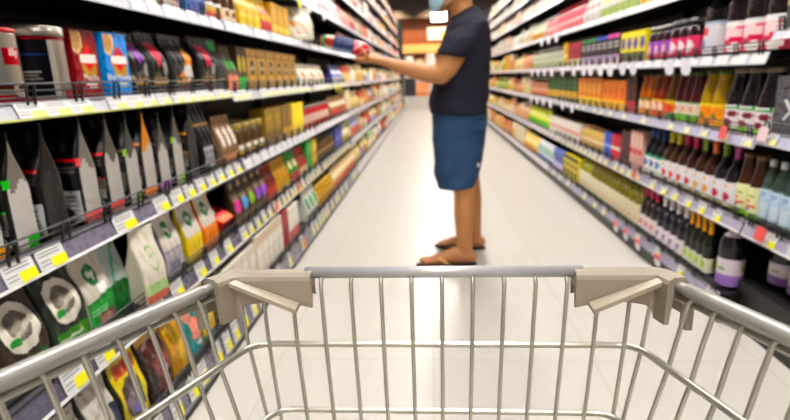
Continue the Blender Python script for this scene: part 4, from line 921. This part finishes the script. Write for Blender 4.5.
hb_ = thing('notice_board', 'pale grey notice board hung below the glowing lightbox', 'sign', (.30, YE-.9, 2.28))
m = M(); box(m, -.36, .36, 0, .03, 0, .44, 'd0ccc8'); link('board_panel', m.build('board_panel', PLASTIC), hb_)
m = M(); box(m, -.30, .08, -.006, -.001, .05, .26, 'f0eeee'); link('paper_sheet', m.build('paper_sheet', PAPER), hb_)
m = M(); box(m, .14, .28, -.006, -.001, .10, .26, 'e8cc50'); link('yellow_note', m.build('yellow_note', PAPER), hb_)
for x in (-.3, .3):
    m = M(); tube(m, [(x, .015, .441), (x, .015, 4.298-2.28)], .005, 6, '444444'); link('hanger', m.build('hanger', RUBBER), hb_)

# ------------------------------------------------------------------ trolley
GW = 'c8c5bc'
cart = thing('shopping_trolley', 'empty wire shopping trolley with beige corner guards in the foreground', 'shopping trolley', (0, .1, 0))
def CP(pts): return [(p[0], p[1]-.1, p[2]) for p in pts]
FY = .484
def railz(y): return .862 + .085*(FY - y)
def lx(y): return -.217 - .298*(.465 - y)
def rx_(y): return .226 + .20*(.465 - y)
def wallx(side, y, z):
    """inner wire plane of a side wall"""
    top = max(lx(y) + .005, -.200) if side < 0 and y > .46 else ((lx(y) + .005) if side < 0 else (min(rx_(y) - .005, .214) if y > .46 else rx_(y) - .005))
    dz = railz(y) - z
    off = .16*min(dz, .07) + .22*max(0, min(dz-.07, .08)) + .07*max(0, dz-.15)
    return top - side*off
YR = -.10
ZB = .50
# rails
m = M()
tube(m, CP([(-.130, FY+.010, .868), (.005, FY+.010, .868), (.148, FY+.010, .868)]), .0060, 14, 'c0c0c4')
link('front_rail', m.build('front_rail', RAILM), cart)
for s, f in ((-1, lx), (1, rx_)):
    m = M(); n = 10
    tube(m, CP([(f(y), y, railz(y)+.001) for y in [FY-.014, FY-.030, FY-.0325] + [FY-.034 + (YR-FY+.034)*i/n for i in range(n+1)]]), [.0048]*3 + [.0066] + [.0070]*n, 16, 'b2b0ac')
    link('side_rail', m.build('side_rail', RAILM), cart)
    m = M(); tube(m, CP([(f(y)-s*.002, y, railz(y)-.0095) for y in (FY-.02, YR)]), .0026, 8, GW); link('side_wire', m.build('side_wire', CHROME), cart)
# hoops running round front and sides
def hoop(dz, r):
    zf = .862 - dz
    P = [(wallx(-1, YR, railz(YR)-dz), YR, railz(YR)-dz), (wallx(-1, FY, zf), FY+.003, zf), (wallx(1, FY, zf), FY+.003, zf), (wallx(1, YR, railz(YR)-dz), YR, railz(YR)-dz)]
    return CP(curve_pts(P, .022, 6))
for dz, r in ((.071, .0034), (.150, .0032), (.23, .003), (.30, .003)):
    m = M(); tube(m, hoop(dz, r), r, 8, GW); link('hoop_wire', m.build('hoop_wire', CHROME), cart)
# vertical wires
m = M(); x = -.172
xs = [.0095 + .0306*i for i in range(-6, 7)]
for x in xs: tube(m, CP([(x, FY+.009, .8665), (x, FY+.001, .858), (x*.985, FY-.0005, .79), (x*.955, FY-.001, .70), (x*.93, FY-.002, ZB)]), .0021, 8, GW)
link('front_wires', m.build('front_wires', CHROME), cart)
for s in (-1, 1):
    m = M()
    c = (wallx(s, FY, .862) - s*.006)
    for i in range(19):
        y = FY - .044 - .0288*i
        zt = railz(y) - .003
        top = wallx(s, y, zt)
        P = [((lx(y) if s < 0 else rx_(y)), y, railz(y)+.001), (top, y, zt-.006)] + [(wallx(s, y, zt-d), y, zt-d) for d in (.03, .07, .11, .15, .22, zt-ZB)]
        tube(m, CP(P), .0021, 8, GW)
    # corner wire
    cx = -.199 if s < 0 else .213
    tube(m, CP([(cx, FY-.001, .862), (cx - s*.002, FY-.003, .845), (cx - s*.007, FY-.004, .79), (cx - s*.019, FY-.005, .71), (cx - s*.030, FY-.006, ZB)]), .0021, 8, GW)
    link('side_wires', m.build('side_wires', CHROME), cart)
# corner guards
BG = 'a0978a'
for s in (-1, 1):
    xo = lx(FY) - .006 if s < 0 else rx_(FY) + .006          # outer corner
    xi = -.122 if s < 0 else .139
    m = M(); zt, N = .8695, 18
    # swept section: path from the front end of the guard, round the corner, back along the side rail
    xc = -.202 if s < 0 else .217
    ye = FY - .023; xe = lx(ye) + .007 if s < 0 else rx_(ye) - .007
    path = curve_pts([(xi, FY-.001, 0), (xc, FY-.001, 0), (xe, ye, 0)], .006, 5)
    path = [path[0] + (path[1]-path[0])*(i/12) for i in range(12)] + path[1:-1] + [path[-2] + (path[-1]-path[-2])*(i/6) for i in range(1, 7)]
    L = [0]
    for a, b in zip(path, path[1:]): L.append(L[-1] + (b-a).length)
    rings = []
    for k, p in enumerate(path):
        t = (path[min(k+1, len(path)-1)] - path[max(k-1, 0)]).normalized(); nrm = Vector((t.y, -t.x, 0))*(-s)   # outwards
        if nrm.y < -.1 and abs(t.y) < .5: nrm = -nrm
        f = L[k]/L[-1]
        dep = .034 - .006*math.sin(PI*min(1, f/.8)) + .011*smooth((f-.70)/.10)
        sec = [(-.004, -dep), (-.004, -.005), (-.0025, -.001), (.002, .002), (.012, .002), (.016, -.003), (.017, -.012), (.017, -dep*.8), (.015, -dep*.8), (.014, -.015), (.003, -.014), (.0005, -dep)]
        zz = zt - .0025*0 + (railz(p.y) - railz(FY))
        b = len(m.v); rings.append(b)
        for o, h in sec: m.v.append((p.x + nrm.x*o, p.y + nrm.y*o - .1, zz + h))
    K = 12
    for a, b in zip(rings, rings[1:]):
        for i in range(K):
            q = (a+i, b+i, b+(i+1) % K, a+(i+1) % K); m.face(q if s < 0 else q[::-1], BG, False)
    for b, fl in ((rings[0], 0), (rings[-1], 1)):
        q = [b+i for i in range(K)]; m.face(q if fl == (s > 0) else q[::-1], BG, False)
    g = link('corner_guard', m.build('corner_guard', PLASTIC), cart)
    # diagonal stacking rib on the inner face
    m = M()
    a = Vector((xc - s*.004, FY-.010, .8645)); e = Vector((xi + s*.012, FY-.024, .840))
    ax = e - a; w1 = Vector((0, -.022, -.004)); hz = Vector((0, .002, -.0075))
    b = len(m.v)
    P = [a + Vector((0, .004, 0)), e + Vector((0, .018, 0)), e, a + Vector((s*.004, -.004, 0))]
    for h in (Vector((0,0,.0022)), Vector((0,0,-.0022))):
        for q in P: m.v.append(tuple(q + h - Vector((0, .1, 0))))
    for q in ((0,1,2,3), (7,6,5,4), (0,4,5,1), (1,5,6,2), (2,6,7,3), (3,7,4,0)): m.face([b+i for i in (q if s < 0 else q[::-1])], 'b0a797', False)
    link('stacking_rib', m.build('stacking_rib', PLASTIC), g)
    # short outer flap clipped over the side rail
    m = M(); fx = lx(FY-.04) if s < 0 else rx_(FY-.04)
    box(m, fx-.003, fx+.003, FY-.040-.1, FY-.028-.1, railz(FY-.04)-.036, railz(FY-.04)-.007, 'a39b8c')
    link('clip_flap', m.build('clip_flap', PLASTIC), g)
# floor of the basket, frame, handle, wheels (below and behind the view)
m = M()
for i in range(15):
    x = -.14 + .02*i; tube(m, CP([(x, FY-.004, ZB), (x*1.2, YR, ZB)]), .002, 6, GW)
for i in range(8):
    y = FY-.01 + (YR-FY+.02)*i/7; tube(m, CP([(-.15, y, ZB-.004), (.155, y, ZB-.004)]), .0025, 6, GW)
link('basket_floor', m.build('basket_floor', CHROME), cart)
m = M(); tube(m, CP([(-.31, YR-.05, .99), (.30, YR-.05, .99)]), .014, 12, '9a3028'); link('handle', m.build('handle', GLOSS), cart)
for s in (-1, 1):
    m = M(); xx = -.26 if s < 0 else .255
    tube(m, CP(curve_pts([((-.29 if s < 0 else .28), YR-.05, .99), (lx(YR) if s < 0 else rx_(YR), YR, railz(YR)), (xx, YR+.03, .5), (xx, YR+.02, .16), (xx*.85, .40, .13)], .05, 4)), .011, 10, GW); link('chassis_tube', m.build('chassis_tube', CHROME), cart)
    for y in (YR+.04, .38):
        m = M(); xw = xx if y < 0 else xx*.86
        box(m, xw-.016, xw-.012, y-.115, y-.085, .05, .125, '888888'); box(m, xw+.012, xw+.016, y-.115, y-.085, .05, .125, '888888'); box(m, xw-.016, xw+.016, y-.115, y-.085, .121, .126, '888888')
        f_ = link('caster_fork', m.build('caster_fork', CHROME), cart)
        m = M(); n = 20
        for i in range(n):
            for xx2 in (-.011, .011): m.v.append((xw+xx2, y-.1 + .058*math.cos(2*PI*i/n), .0585 + .058*math.sin(2*PI*i/n)))
        for i in range(n):
            j = (i+1) % n; m.face((2*i, 2*i+1, 2*j+1, 2*j), '2a2a2a')
        m.face([2*i for i in range(n)], '555555', False); m.face([2*i+1 for i in range(n)][::-1], '555555', False)
        link('caster_wheel', m.build('caster_wheel', RUBBER), f_)

# ------------------------------------------------------------------ the shopper
import bmesh
def loft(m, rings, n=20, col='888888', cap=True):
    """rings: (centre, axis_a, axis_b) with the two half-axis vectors of an ellipse"""
    b = len(m.v)
    for c, a, bb in rings:
        c, a, bb = Vector(c), Vector(a), Vector(bb)
        for i in range(n):
            t = 2*PI*i/n; m.v.append(tuple(c + a*math.cos(t) + bb*math.sin(t)))
    for k in range(len(rings)-1):
        for i in range(n):
            j = (i+1) % n; m.face((b+k*n+i, b+k*n+j, b+(k+1)*n+j, b+(k+1)*n+i), col)
    if cap:
        m.face([b+i for i in range(n)][::-1], col); k = len(rings)-1; m.face([b+k*n+i for i in range(n)], col)
def limb(m, pts, rad, n=18, ref=(0,1,0)):
    """pts with radii (r along ref, r across)"""
    pts = [Vector(p) for p in pts]; R_ = []
    for k, p in enumerate(pts):
        t = (pts[min(k+1, len(pts)-1)] - pts[max(k-1, 0)]).normalized()
        r = Vector(ref); r = (r - t*r.dot(t)).normalized(); s = t.cross(r)
        ra, rb = rad[k] if isinstance(rad[k], tuple) else (rad[k], rad[k])
        R_.append((p, r*ra, s*rb))
    # rounded ends
    t0 = (pts[0]-pts[1]).normalized(); t1 = (pts[-1]-pts[-2]).normalized()
    a, b = R_[0], R_[-1]
    r0 = min(a[1].length, a[2].length); r1 = min(b[1].length, b[2].length)
    head = [(a[0] + t0*r0*f, a[1]*g, a[2]*g) for f, g in ((.95, .25), (.75, .62), (.4, .9))]
    tail = [(b[0] + t1*r1*f, b[1]*g, b[2]*g) for f, g in ((.4, .9), (.75, .62), (.95, .25))]
    loft(m, head + R_ + tail, n)
def ball(m, c, r, n=14):
    rx, ry, rz = r if isinstance(r, tuple) else (r, r, r); c = Vector(c); rings = []
    for k in range(9):
        a = -PI/2 + PI*(k+.35)/8.7; rings.append((c + Vector((0, 0, rz*math.sin(a))), (rx*math.cos(a), 0, 0), (0, ry*math.cos(a), 0)))
    loft(m, rings, n)
def remesh(m, name, voxel, mt, col, sm=3, wrinkle=None):
    me = m.build('tmp', mt); o = bpy.data.objects.new('tmp', me); C.objects.link(o)
    bm = bmesh.new(); bm.from_mesh(me); bmesh.ops.recalc_face_normals(bm, faces=bm.faces); bm.to_mesh(me); bm.free()
    md = o.modifiers.new('r', 'REMESH'); md.mode = 'VOXEL'; md.voxel_size = voxel
    dg = bpy.context.evaluated_depsgraph_get(); me2 = bpy.data.meshes.new_from_object(o.evaluated_get(dg))
    bpy.data.objects.remove(o); bpy.data.meshes.remove(me)
    bm = bmesh.new(); bm.from_mesh(me2)
    for _ in range(sm): bmesh.ops.smooth_vert(bm, verts=bm.verts, factor=.5, use_axis_x=True, use_axis_y=True, use_axis_z=True)
    if wrinkle:
        bm.normal_update()
        for v in bm.verts: v.co += v.normal*wrinkle(v.co)
    bm.to_mesh(me2); bm.free(); me2.name = name
    me2.materials.clear(); me2.materials.append(mt)
    ca = me2.color_attributes.new('Col', 'FLOAT_COLOR', 'CORNER'); buf = []; cc = cf(col)
    for p in me2.polygons:
        c = lin(cc(p.center)); buf.extend(c*p.loop_total)
    ca.data.foreach_set('color', buf)
    me2.polygons.foreach_set('use_smooth', [True]*len(me2.polygons)); me2.update()
    return me2

BODY = M()
# torso under the shirt, neck
loft(BODY, [((.165,2.965,.80),(.13,0,0),(0,.155,0)), ((.165,2.965,.95),(.125,0,0),(0,.145,0)), ((.185,2.965,1.15),(.115,0,0),(0,.155,0)), ((.205,2.965,1.28),(.09,0,0),(0,.165,0)), ((.205,2.965,1.345),(.06,0,0),(0,.10,0))])
limb(BODY, [(.205,2.965,1.30), (.185,2.965,1.375), (.165,2.965,1.44), (.150,2.965,1.49)], [(.066,.074), (.058,.062), (.056,.058), (.056,.06)])
# head: stacked rings, facing -x
HD = [(1.385,.062,.022,.022),(1.40,.070,.045,.042),(1.42,.090,.066,.056),(1.445,.108,.082,.064),(1.475,.120,.092,.070),(1.51,.126,.098,.074),(1.545,.130,.100,.076),(1.575,.135,.095,.073),(1.60,.140,.078,.062),(1.618,.142,.052,.044),(1.626,.143,.022,.02)]
loft(BODY, [((x,2.965,z),(a,0,0),(0,b,0)) for z, x, a, b in HD], 24)
limb(BODY, [(.030,2.965,1.522), (.016,2.965,1.495), (.010,2.965,1.478)], [.008,.012,.014], 10)       # nose
limb(BODY, [(.028,2.965,1.437), (.024,2.965,1.437)], [(.022,.009), (.018,.007)], 10)                 # mouth
limb(BODY, [(.040,2.938,1.532), (.034,2.965,1.530), (.040,2.992,1.532)], [.010,.009,.010], 8)        # brow
for s in (-1, 1): limb(BODY, [(.046,2.965+s*.017,1.5215), (.036,2.965+s*.031,1.5235), (.048,2.965+s*.047,1.5195)], [.006,.0065,.006], 8); limb(BODY, [(.046,2.965+s*.018,1.502), (.038,2.965+s*.031,1.4995), (.050,2.965+s*.046,1.503)], [.005,.0055,.005], 8)
for s in (-1, 1): limb(BODY, [(.130,2.965+s*.076,1.475), (.140,2.965+s*.084,1.50), (.142,2.965+s*.086,1.525)], [(.006,.012), (.008,.018), (.006,.014)], 10, (0,s,0))
# near (left) arm reaching to the shelf
limb(BODY, [(.198,2.845,1.275), (.165,2.805,1.235), (.118,2.782,1.150), (.082,2.772,1.090), (.055,2.770,1.062)], [(.045,.050), (.046,.056), (.050,.066), (.048,.060), (.043,.050)])
limb(BODY, [(.068,2.770,1.062), (.030,2.768,1.064), (-.03,2.765,1.072), (-.10,2.762,1.094), (-.17,2.76,1.116), (-.235,2.758,1.138), (-.285,2.758,1.150)], [(.042,.050), (.043,.047), (.043,.045), (.038,.040), (.030,.031), (.025,.022), (.028,.021)])
# palm under the pack, fingers up the far side, thumb on the near side
limb(BODY, [(-.275,2.758,1.148), (-.315,2.758,1.146), (-.355,2.760,1.148), (-.368,2.760,1.150)], [(.028,.018), (.040,.016), (.042,.015), (.038,.013)], 16)
for k, (x, l, z0) in enumerate([(-.372, .026, 0), (-.352, .030, 0), (-.331, .028, 0), (-.311, .020, 0)]):
    limb(BODY, [(x+.006,2.785,1.148), (x,2.810,1.154), (x-.003,2.822,1.172), (x-.002,2.819,1.188+l*.5), (x,2.811,1.192+l)], [.0095,.0095,.009,.0085,.0075], 10, (1,0,0))
limb(BODY, [(-.288,2.735,1.148), (-.308,2.716,1.158), (-.326,2.705,1.180), (-.338,2.705,1.205)], [.012,.0115,.0105,.009], 10, (1,0,0))
# far (right) arm hanging beside the body
limb(BODY, [(.205,3.105,1.285), (.215,3.15,1.19), (.220,3.172,1.08), (.215,3.178,1.02)], [(.052,.055), (.048,.052), (.042,.046), (.040,.042)])
limb(BODY, [(.215,3.178,1.035), (.195,3.178,.97), (.17,3.172,.88), (.155,3.165,.79)], [(.038,.042), (.040,.042), (.032,.034), (.024,.026)])
limb(BODY, [(.155,3.165,.80), (.148,3.163,.755), (.142,3.160,.715)], [(.018,.028), (.017,.038), (.015,.036)], 14)
for k, (x, l) in enumerate([(.112, .062), (.133, .072), (.154, .068), (.174, .054)]):
    limb(BODY, [(x,3.160,.715), (x-.004,3.156,.715-l*.45), (x+.002,3.146,.715-l*.8), (x+.008,3.136,.715-l)], [.0095,.009,.0085,.0075], 10, (1,0,0))
limb(BODY, [(.125,3.160,.775), (.108,3.148,.745), (.104,3.140,.712)], [.011,.0105,.009], 10, (1,0,0))
# legs
limb(BODY, [(.165,2.885,.78), (.165,2.875,.62), (.180,2.855,.49), (.184,2.846,.43), (.184,2.842,.37), (.183,2.838,.30), (.183,2.835,.22), (.184,2.832,.145), (.186,2.83,.085)], [.085, .080, (.062,.066), (.058,.060), (.056,.057), (.056,.057), (.047,.050), (.037,.043), (.036,.044)], 20)
limb(BODY, [(.175,3.05,.78), (.19,3.065,.62), (.225,3.085,.47), (.240,3.095,.40), (.250,3.102,.32), (.256,3.108,.23), (.262,3.112,.14), (.264,3.112,.085)], [.085, .080, (.060,.064), (.056,.057), (.055,.056), (.046,.049), (.037,.042), (.036,.042)], 20)
def foot(hx, y, tx, ty, z0, side, lift=0):
    """heel at hx, toes at tx (pointing to -x); side = +1 when the little toe lies towards -y"""
    L = hx - tx
    def at(f, o=0): return (hx - L*f, y + (ty-y)*f + o)
    rows = [(.05,.030,.030,.030),(.13,.036,.034,.040),(.24,.043,.036,.055),(.36,.047,.038,.060),(.50,.036,.040,.046),(.64,.026,.043,.030),(.76,.019,.046,.021),(.84,.015,.044,.016)]
    limb(BODY, [(at(f)[0], at(f)[1], z0 + zc + (lift*f*f)) for f, zc, ry, rz in rows], [(ry, min(rz, zc*1.0)) for f, zc, ry, rz in rows], 18)
    for i, (o, fl, r) in enumerate([(.034,.985,.0125), (.013,.985,.010), (-.006,.955,.0095), (-.022,.92,.009), (-.036,.88,.0085)]):
        o *= side
        a, b = at(.78, o), at(fl - .03, o*1.05)
        limb(BODY, [(a[0], a[1], z0+.015+lift*.6), ((a[0]+b[0])/2, (a[1]+b[1])/2, z0+.017+lift*.8), (b[0], b[1], z0+.011+lift*.95)], [r, r, r*.95], 10)
foot(.242, 2.83, -.078, 2.815, .020, 1)
foot(.322, 3.115, .028, 3.13, .020, -1, .012)
skin = remesh(BODY, 'shopper', .0062, SKIN, lambda p: 'b98258' if p.z > .12 else ('b97f5a'), 3)
person = link('person', skin)
tag(person, 'person in navy t-shirt and blue shorts with face mask, reaching to the left shelf', 'person')

# t-shirt
S = M()
loft(S, [((.158,2.965,.850),(.163,0,0),(0,.192,0)), ((.158,2.965,.90),(.163,0,0),(0,.190,0)), ((.166,2.965,.98),(.160,0,0),(0,.182,0)), ((.182,2.965,1.09),(.149,0,0),(0,.183,0)), ((.192,2.965,1.18),(.139,0,0),(0,.19,0)), ((.203,2.965,1.26),(.127,0,0),(0,.195,0)), ((.208,2.965,1.315),(.112,0,0),(0,.185,0)), ((.205,2.965,1.343),(.094,0,.010),(0,.150,0)), ((.196,2.965,1.363),(.078,0,.022),(0,.105,0)), ((.186,2.965,1.375),(.068,0,.031),(0,.078,0)), ((.183,2.965,1.379),(.063,0,.031),(0,.068,0))], 36)
loft(S, [((.212,2.88,1.315),(.06,0,.03),(0,.075,0)), ((.205,2.835,1.30),(.082,0,.02),(0,.07,0)), ((.180,2.80,1.25),(.088,0,-.012),(0,.076,.01)), ((.148,2.785,1.20),(.086,0,-.016),(0,.074,.008)), ((.120,2.780,1.160),(.083,0,-.018),(0,.072,.004)), ((.116,2.779,1.155),(.082,0,-.018),(0,.070,.004))], 26)
loft(S, [((.212,3.05,1.315),(.06,0,.03),(0,.075,0)), ((.207,3.10,1.295),(.078,0,.01),(0,.07,0)), ((.214,3.145,1.22),(.076,0,0),(0,.062,-.015)), ((.218,3.160,1.13),(.073,0,0),(0,.062,-.01))], 26)
def wr_shirt(p):
    a = .006*noise.noise(Vector((p.x*7, p.y*5, p.z*11))) + .004*noise.noise(Vector((p.x*16, p.y*12, p.z*24)))
    return a + .004*math.sin(p.z*42 + p.x*16)*smooth((1.10-p.z)/.2)
link('tee_shirt', remesh(S, 'tee_shirt', .009, CLOTH, lambda p: '171729', 3, wr_shirt), person)
# ribbed collar
m = M(); tube(m, [(.183 + .063*math.cos(a), 2.965 + .067*math.sin(a), 1.379 + .031*math.cos(a)) for a in [2*PI*i/28 for i in range(28)]], .006, 8, '1b1b28', closed=True); link('collar', m.build('collar', CLOTH), person)

# shorts
S = M()
loft(S, [((.168,2.965,.885),(.147,0,0),(0,.172,0)), ((.168,2.965,.84),(.153,0,0),(0,.180,0)), ((.168,2.965,.78),(.153,0,0),(0,.182,0)), ((.164,2.965,.70),(.148,0,0),(0,.178,0)), ((.160,2.965,.65),(.140,0,0),(0,.165,0)), ((.155,2.965,.62),(.118,0,0),(0,.13,0))], 32)
loft(S, [((.164,2.885,.78),(.148,0,0),(0,.092,0)), ((.152,2.875,.65),(.140,0,0),(0,.098,0)), ((.146,2.868,.55),(.126,0,0),(0,.098,0)), ((.141,2.862,.48),(.109,0,.004),(0,.095,0)), ((.140,2.860,.457),(.106,0,.004),(0,.094,0)), ((.140,2.860,.452),(.104,0,.004),(0,.092,0))], 28)
loft(S, [((.168,3.045,.78),(.140,0,0),(0,.092,0)), ((.170,3.055,.65),(.125,0,0),(0,.096,0)), ((.178,3.065,.55),(.108,0,0),(0,.094,0)), ((.186,3.075,.48),(.092,0,0),(0,.088,0)), ((.188,3.076,.456),(.090,0,0),(0,.086,0))], 28)
def wr_sh(p): return .009*noise.noise(Vector((p.x*8, p.y*6, p.z*9))) + .004*noise.noise(Vector((p.x*20, p.y*9, p.z*17))) + .006*math.sin(p.z*38 - p.x*22)*smooth((.64-p.z)/.15)
link('shorts', remesh(S, 'shorts', .008, DENIM, lambda p: '294568', 3, wr_sh), person)
m = M(); obox(m, (.225,2.779,.772), (.070,.012,-.004), (0,.012,0), (0,-.003,.045), '27426a'); link('back_pocket', m.build('back_pocket', DENIM), person)
m = M(); obox(m, (.250,2.788,.575), (.012,.006,0), (0,.006,0), (0,0,.022), 'e8e6e2'); link('pocket_tag', m.build('pocket_tag', CLOTH), person)

# mask, eyes, hair
m = M()
def maskp(u, v):
    a = (u-.5)*2.7; z = 1.388 + .112*v
    for (z0, x0, a0, b0), (z1, x1, a1, b1) in zip(HD, HD[1:]):
        if z0 <= z <= z1: f = (z-z0)/(z1-z0); xc, ra, rb = x0+(x1-x0)*f, a0+(a1-a0)*f, b0+(b1-b0)*f
    bul = .010 + .014*math.cos(a)**4*math.sin(PI*min(1, v*1.05))
    k_ = smooth(v*2.2); ra, rb = max(ra, .040 + .03*k_), max(rb, .036 + .02*k_)
    return (xc - (ra+bul)*math.cos(a), 2.965 - (rb+.006)*math.sin(a), z + .002*math.sin(v*PI*6))
grid(m, maskp, 22, 18, lambda u, v: 'a3c6dc' if (v*6) % 1 > .12 else '93b8d0')
k = len(m.v); o_ = [i for i in range(k)]
mo = link('face_mask', m.build('face_mask', CLOTH), person)
sol = mo.modifiers.new('thickness', 'SOLIDIFY'); sol.thickness = .0015
for s in (-1, 1):
    m = M(); tube(m, [(.072, 2.965+s*.068, 1.49), (.105, 2.965+s*.083, 1.51), (.150, 2.965+s*.092, 1.515), (.155, 2.965+s*.092, 1.48), (.12, 2.965+s*.080, 1.44), (.085, 2.965+s*.066, 1.415)], .0016, 6, 'e8eef2'); link('ear_loop', m.build('ear_loop', CLOTH), person)
    m = M(); ball(m, (.0455, 2.965+s*.031, 1.513), .0105); 
    for i, f in enumerate(m.f): m.c[i] = lin('f2efea')
    ball(m, (.0378, 2.965+s*.031, 1.512), .0046)
    for i in range(len(m.f)//2, len(m.f)): m.c[i] = lin('1c120c')
    link('eye', m.build('eye', GLOSS), person)
H = M()
loft(H, [((x+.010,2.965,z),(a*1.02,0,0),(0,b*1.06,0)) for z, x, a, b in [(1.44,.150,.058,.064),(1.475,.150,.074,.068),(1.51,.150,.085,.072),(1.545,.146,.092,.076),(1.575,.145,.097,.076),(1.605,.146,.090,.070),(1.63,.148,.066,.052),(1.645,.15,.03,.025)]], 28)
link('hair', remesh(H, 'hair', .006, HAIR, '17120f', 2, lambda p: .004*noise.noise(Vector((p.x*60, p.y*60, p.z*25)))), person)
# sandals
def sandal(hx, y, tx, ty, dark, lift=0):
    m = M(); n = 26; L = hx - tx; ring = []
    for i in range(n):
        a = 2*PI*i/n; f = .5 - .5*math.cos(a); wd = (.034 + .014*smooth((f-.3)/.4))*math.sin(a)
        ring.append((hx + .012 - (L+.024)*f, y + (ty-y)*f + wd, lift*f*f))
    b = len(m.v)
    for h in (.0005, .019):
        for p in ring: m.v.append((p[0], p[1], p[2]+h))
    m.face([b+i for i in range(n)][::-1] if False else [b+i for i in range(n)], dark, False); m.face([b+n+i for i in range(n)][::-1], '6a4a3a', False)
    for i in range(n):
        j = (i+1) % n; m.face((b+i, b+n+i, b+n+j, b+j), dark, False)
    me = m.build('sole', RUBBER); bm = bmesh.new(); bm.from_mesh(me); bmesh.ops.recalc_face_normals(bm, faces=bm.faces); bm.to_mesh(me); bm.free()
    so = link('sandal_sole', me, person)
    def at(f, o, z): return (hx - L*f, y + (ty-y)*f + o, z + lift*f*f)
    m = M()
    for s in (-1, 1): tube(m, [at(.80, .004, .034), at(.72, s*.020, .052), at(.62, s*.038, .054), at(.52, s*.045, .036), at(.44, s*.042, .018)], [.004, .0075, .0085, .0085, .007], 8, 'c8aa6a')
    tube(m, [at(.80, .004, .036), at(.815, .004, .018)], .004, 8, 'c8aa6a')
    link('sandal_strap', m.build('sandal_strap', PLASTIC), so)
sandal(.242, 2.83, -.078, 2.815, '2a2326'); sandal(.322, 3.115, .028, 3.13, '1e1a1e', .012)

# the pack the shopper holds
def pack(u, v):
    t = 2*PI*u; f = v*2 - 1; e = max(.04, 1 - abs(f)**6)
    return (.125*f, .030*e**.6*math.cos(t), .036*(.55 + .45*e)*math.sin(t))
m = M()
def pcol(u, v):
    if v < .10: return 'd8281c' if v < .05 else '2a9a6a'
    if v < .30: return 'a83a28' if .3 < (u*3 % 1) < .8 else 'd8c8b8'
    if v < .70: return ('7a94c0' if .2 < (u*2 % 1) < .6 else '2c3862') if v < .68 else '1c2440'
    return 'd8203c' if (u*4 + v*5) % 1 < .7 else 'f0a0a8'
grid(m, pack, 24, 28, pcol, closed=True)
k = 24; m.face(list(range(k)), 'd8281c', False); m.face([28*k + i for i in range(k)][::-1], 'e8c030', False)
pk = link('snack_packet', m.build('snack_packet', GLOSS), None, (-.432, 2.762, 1.224)); pk.rotation_euler = (0, .23, 0)
tag(pk, 'blue and red snack packet held in the hand of the shopper', 'packet')
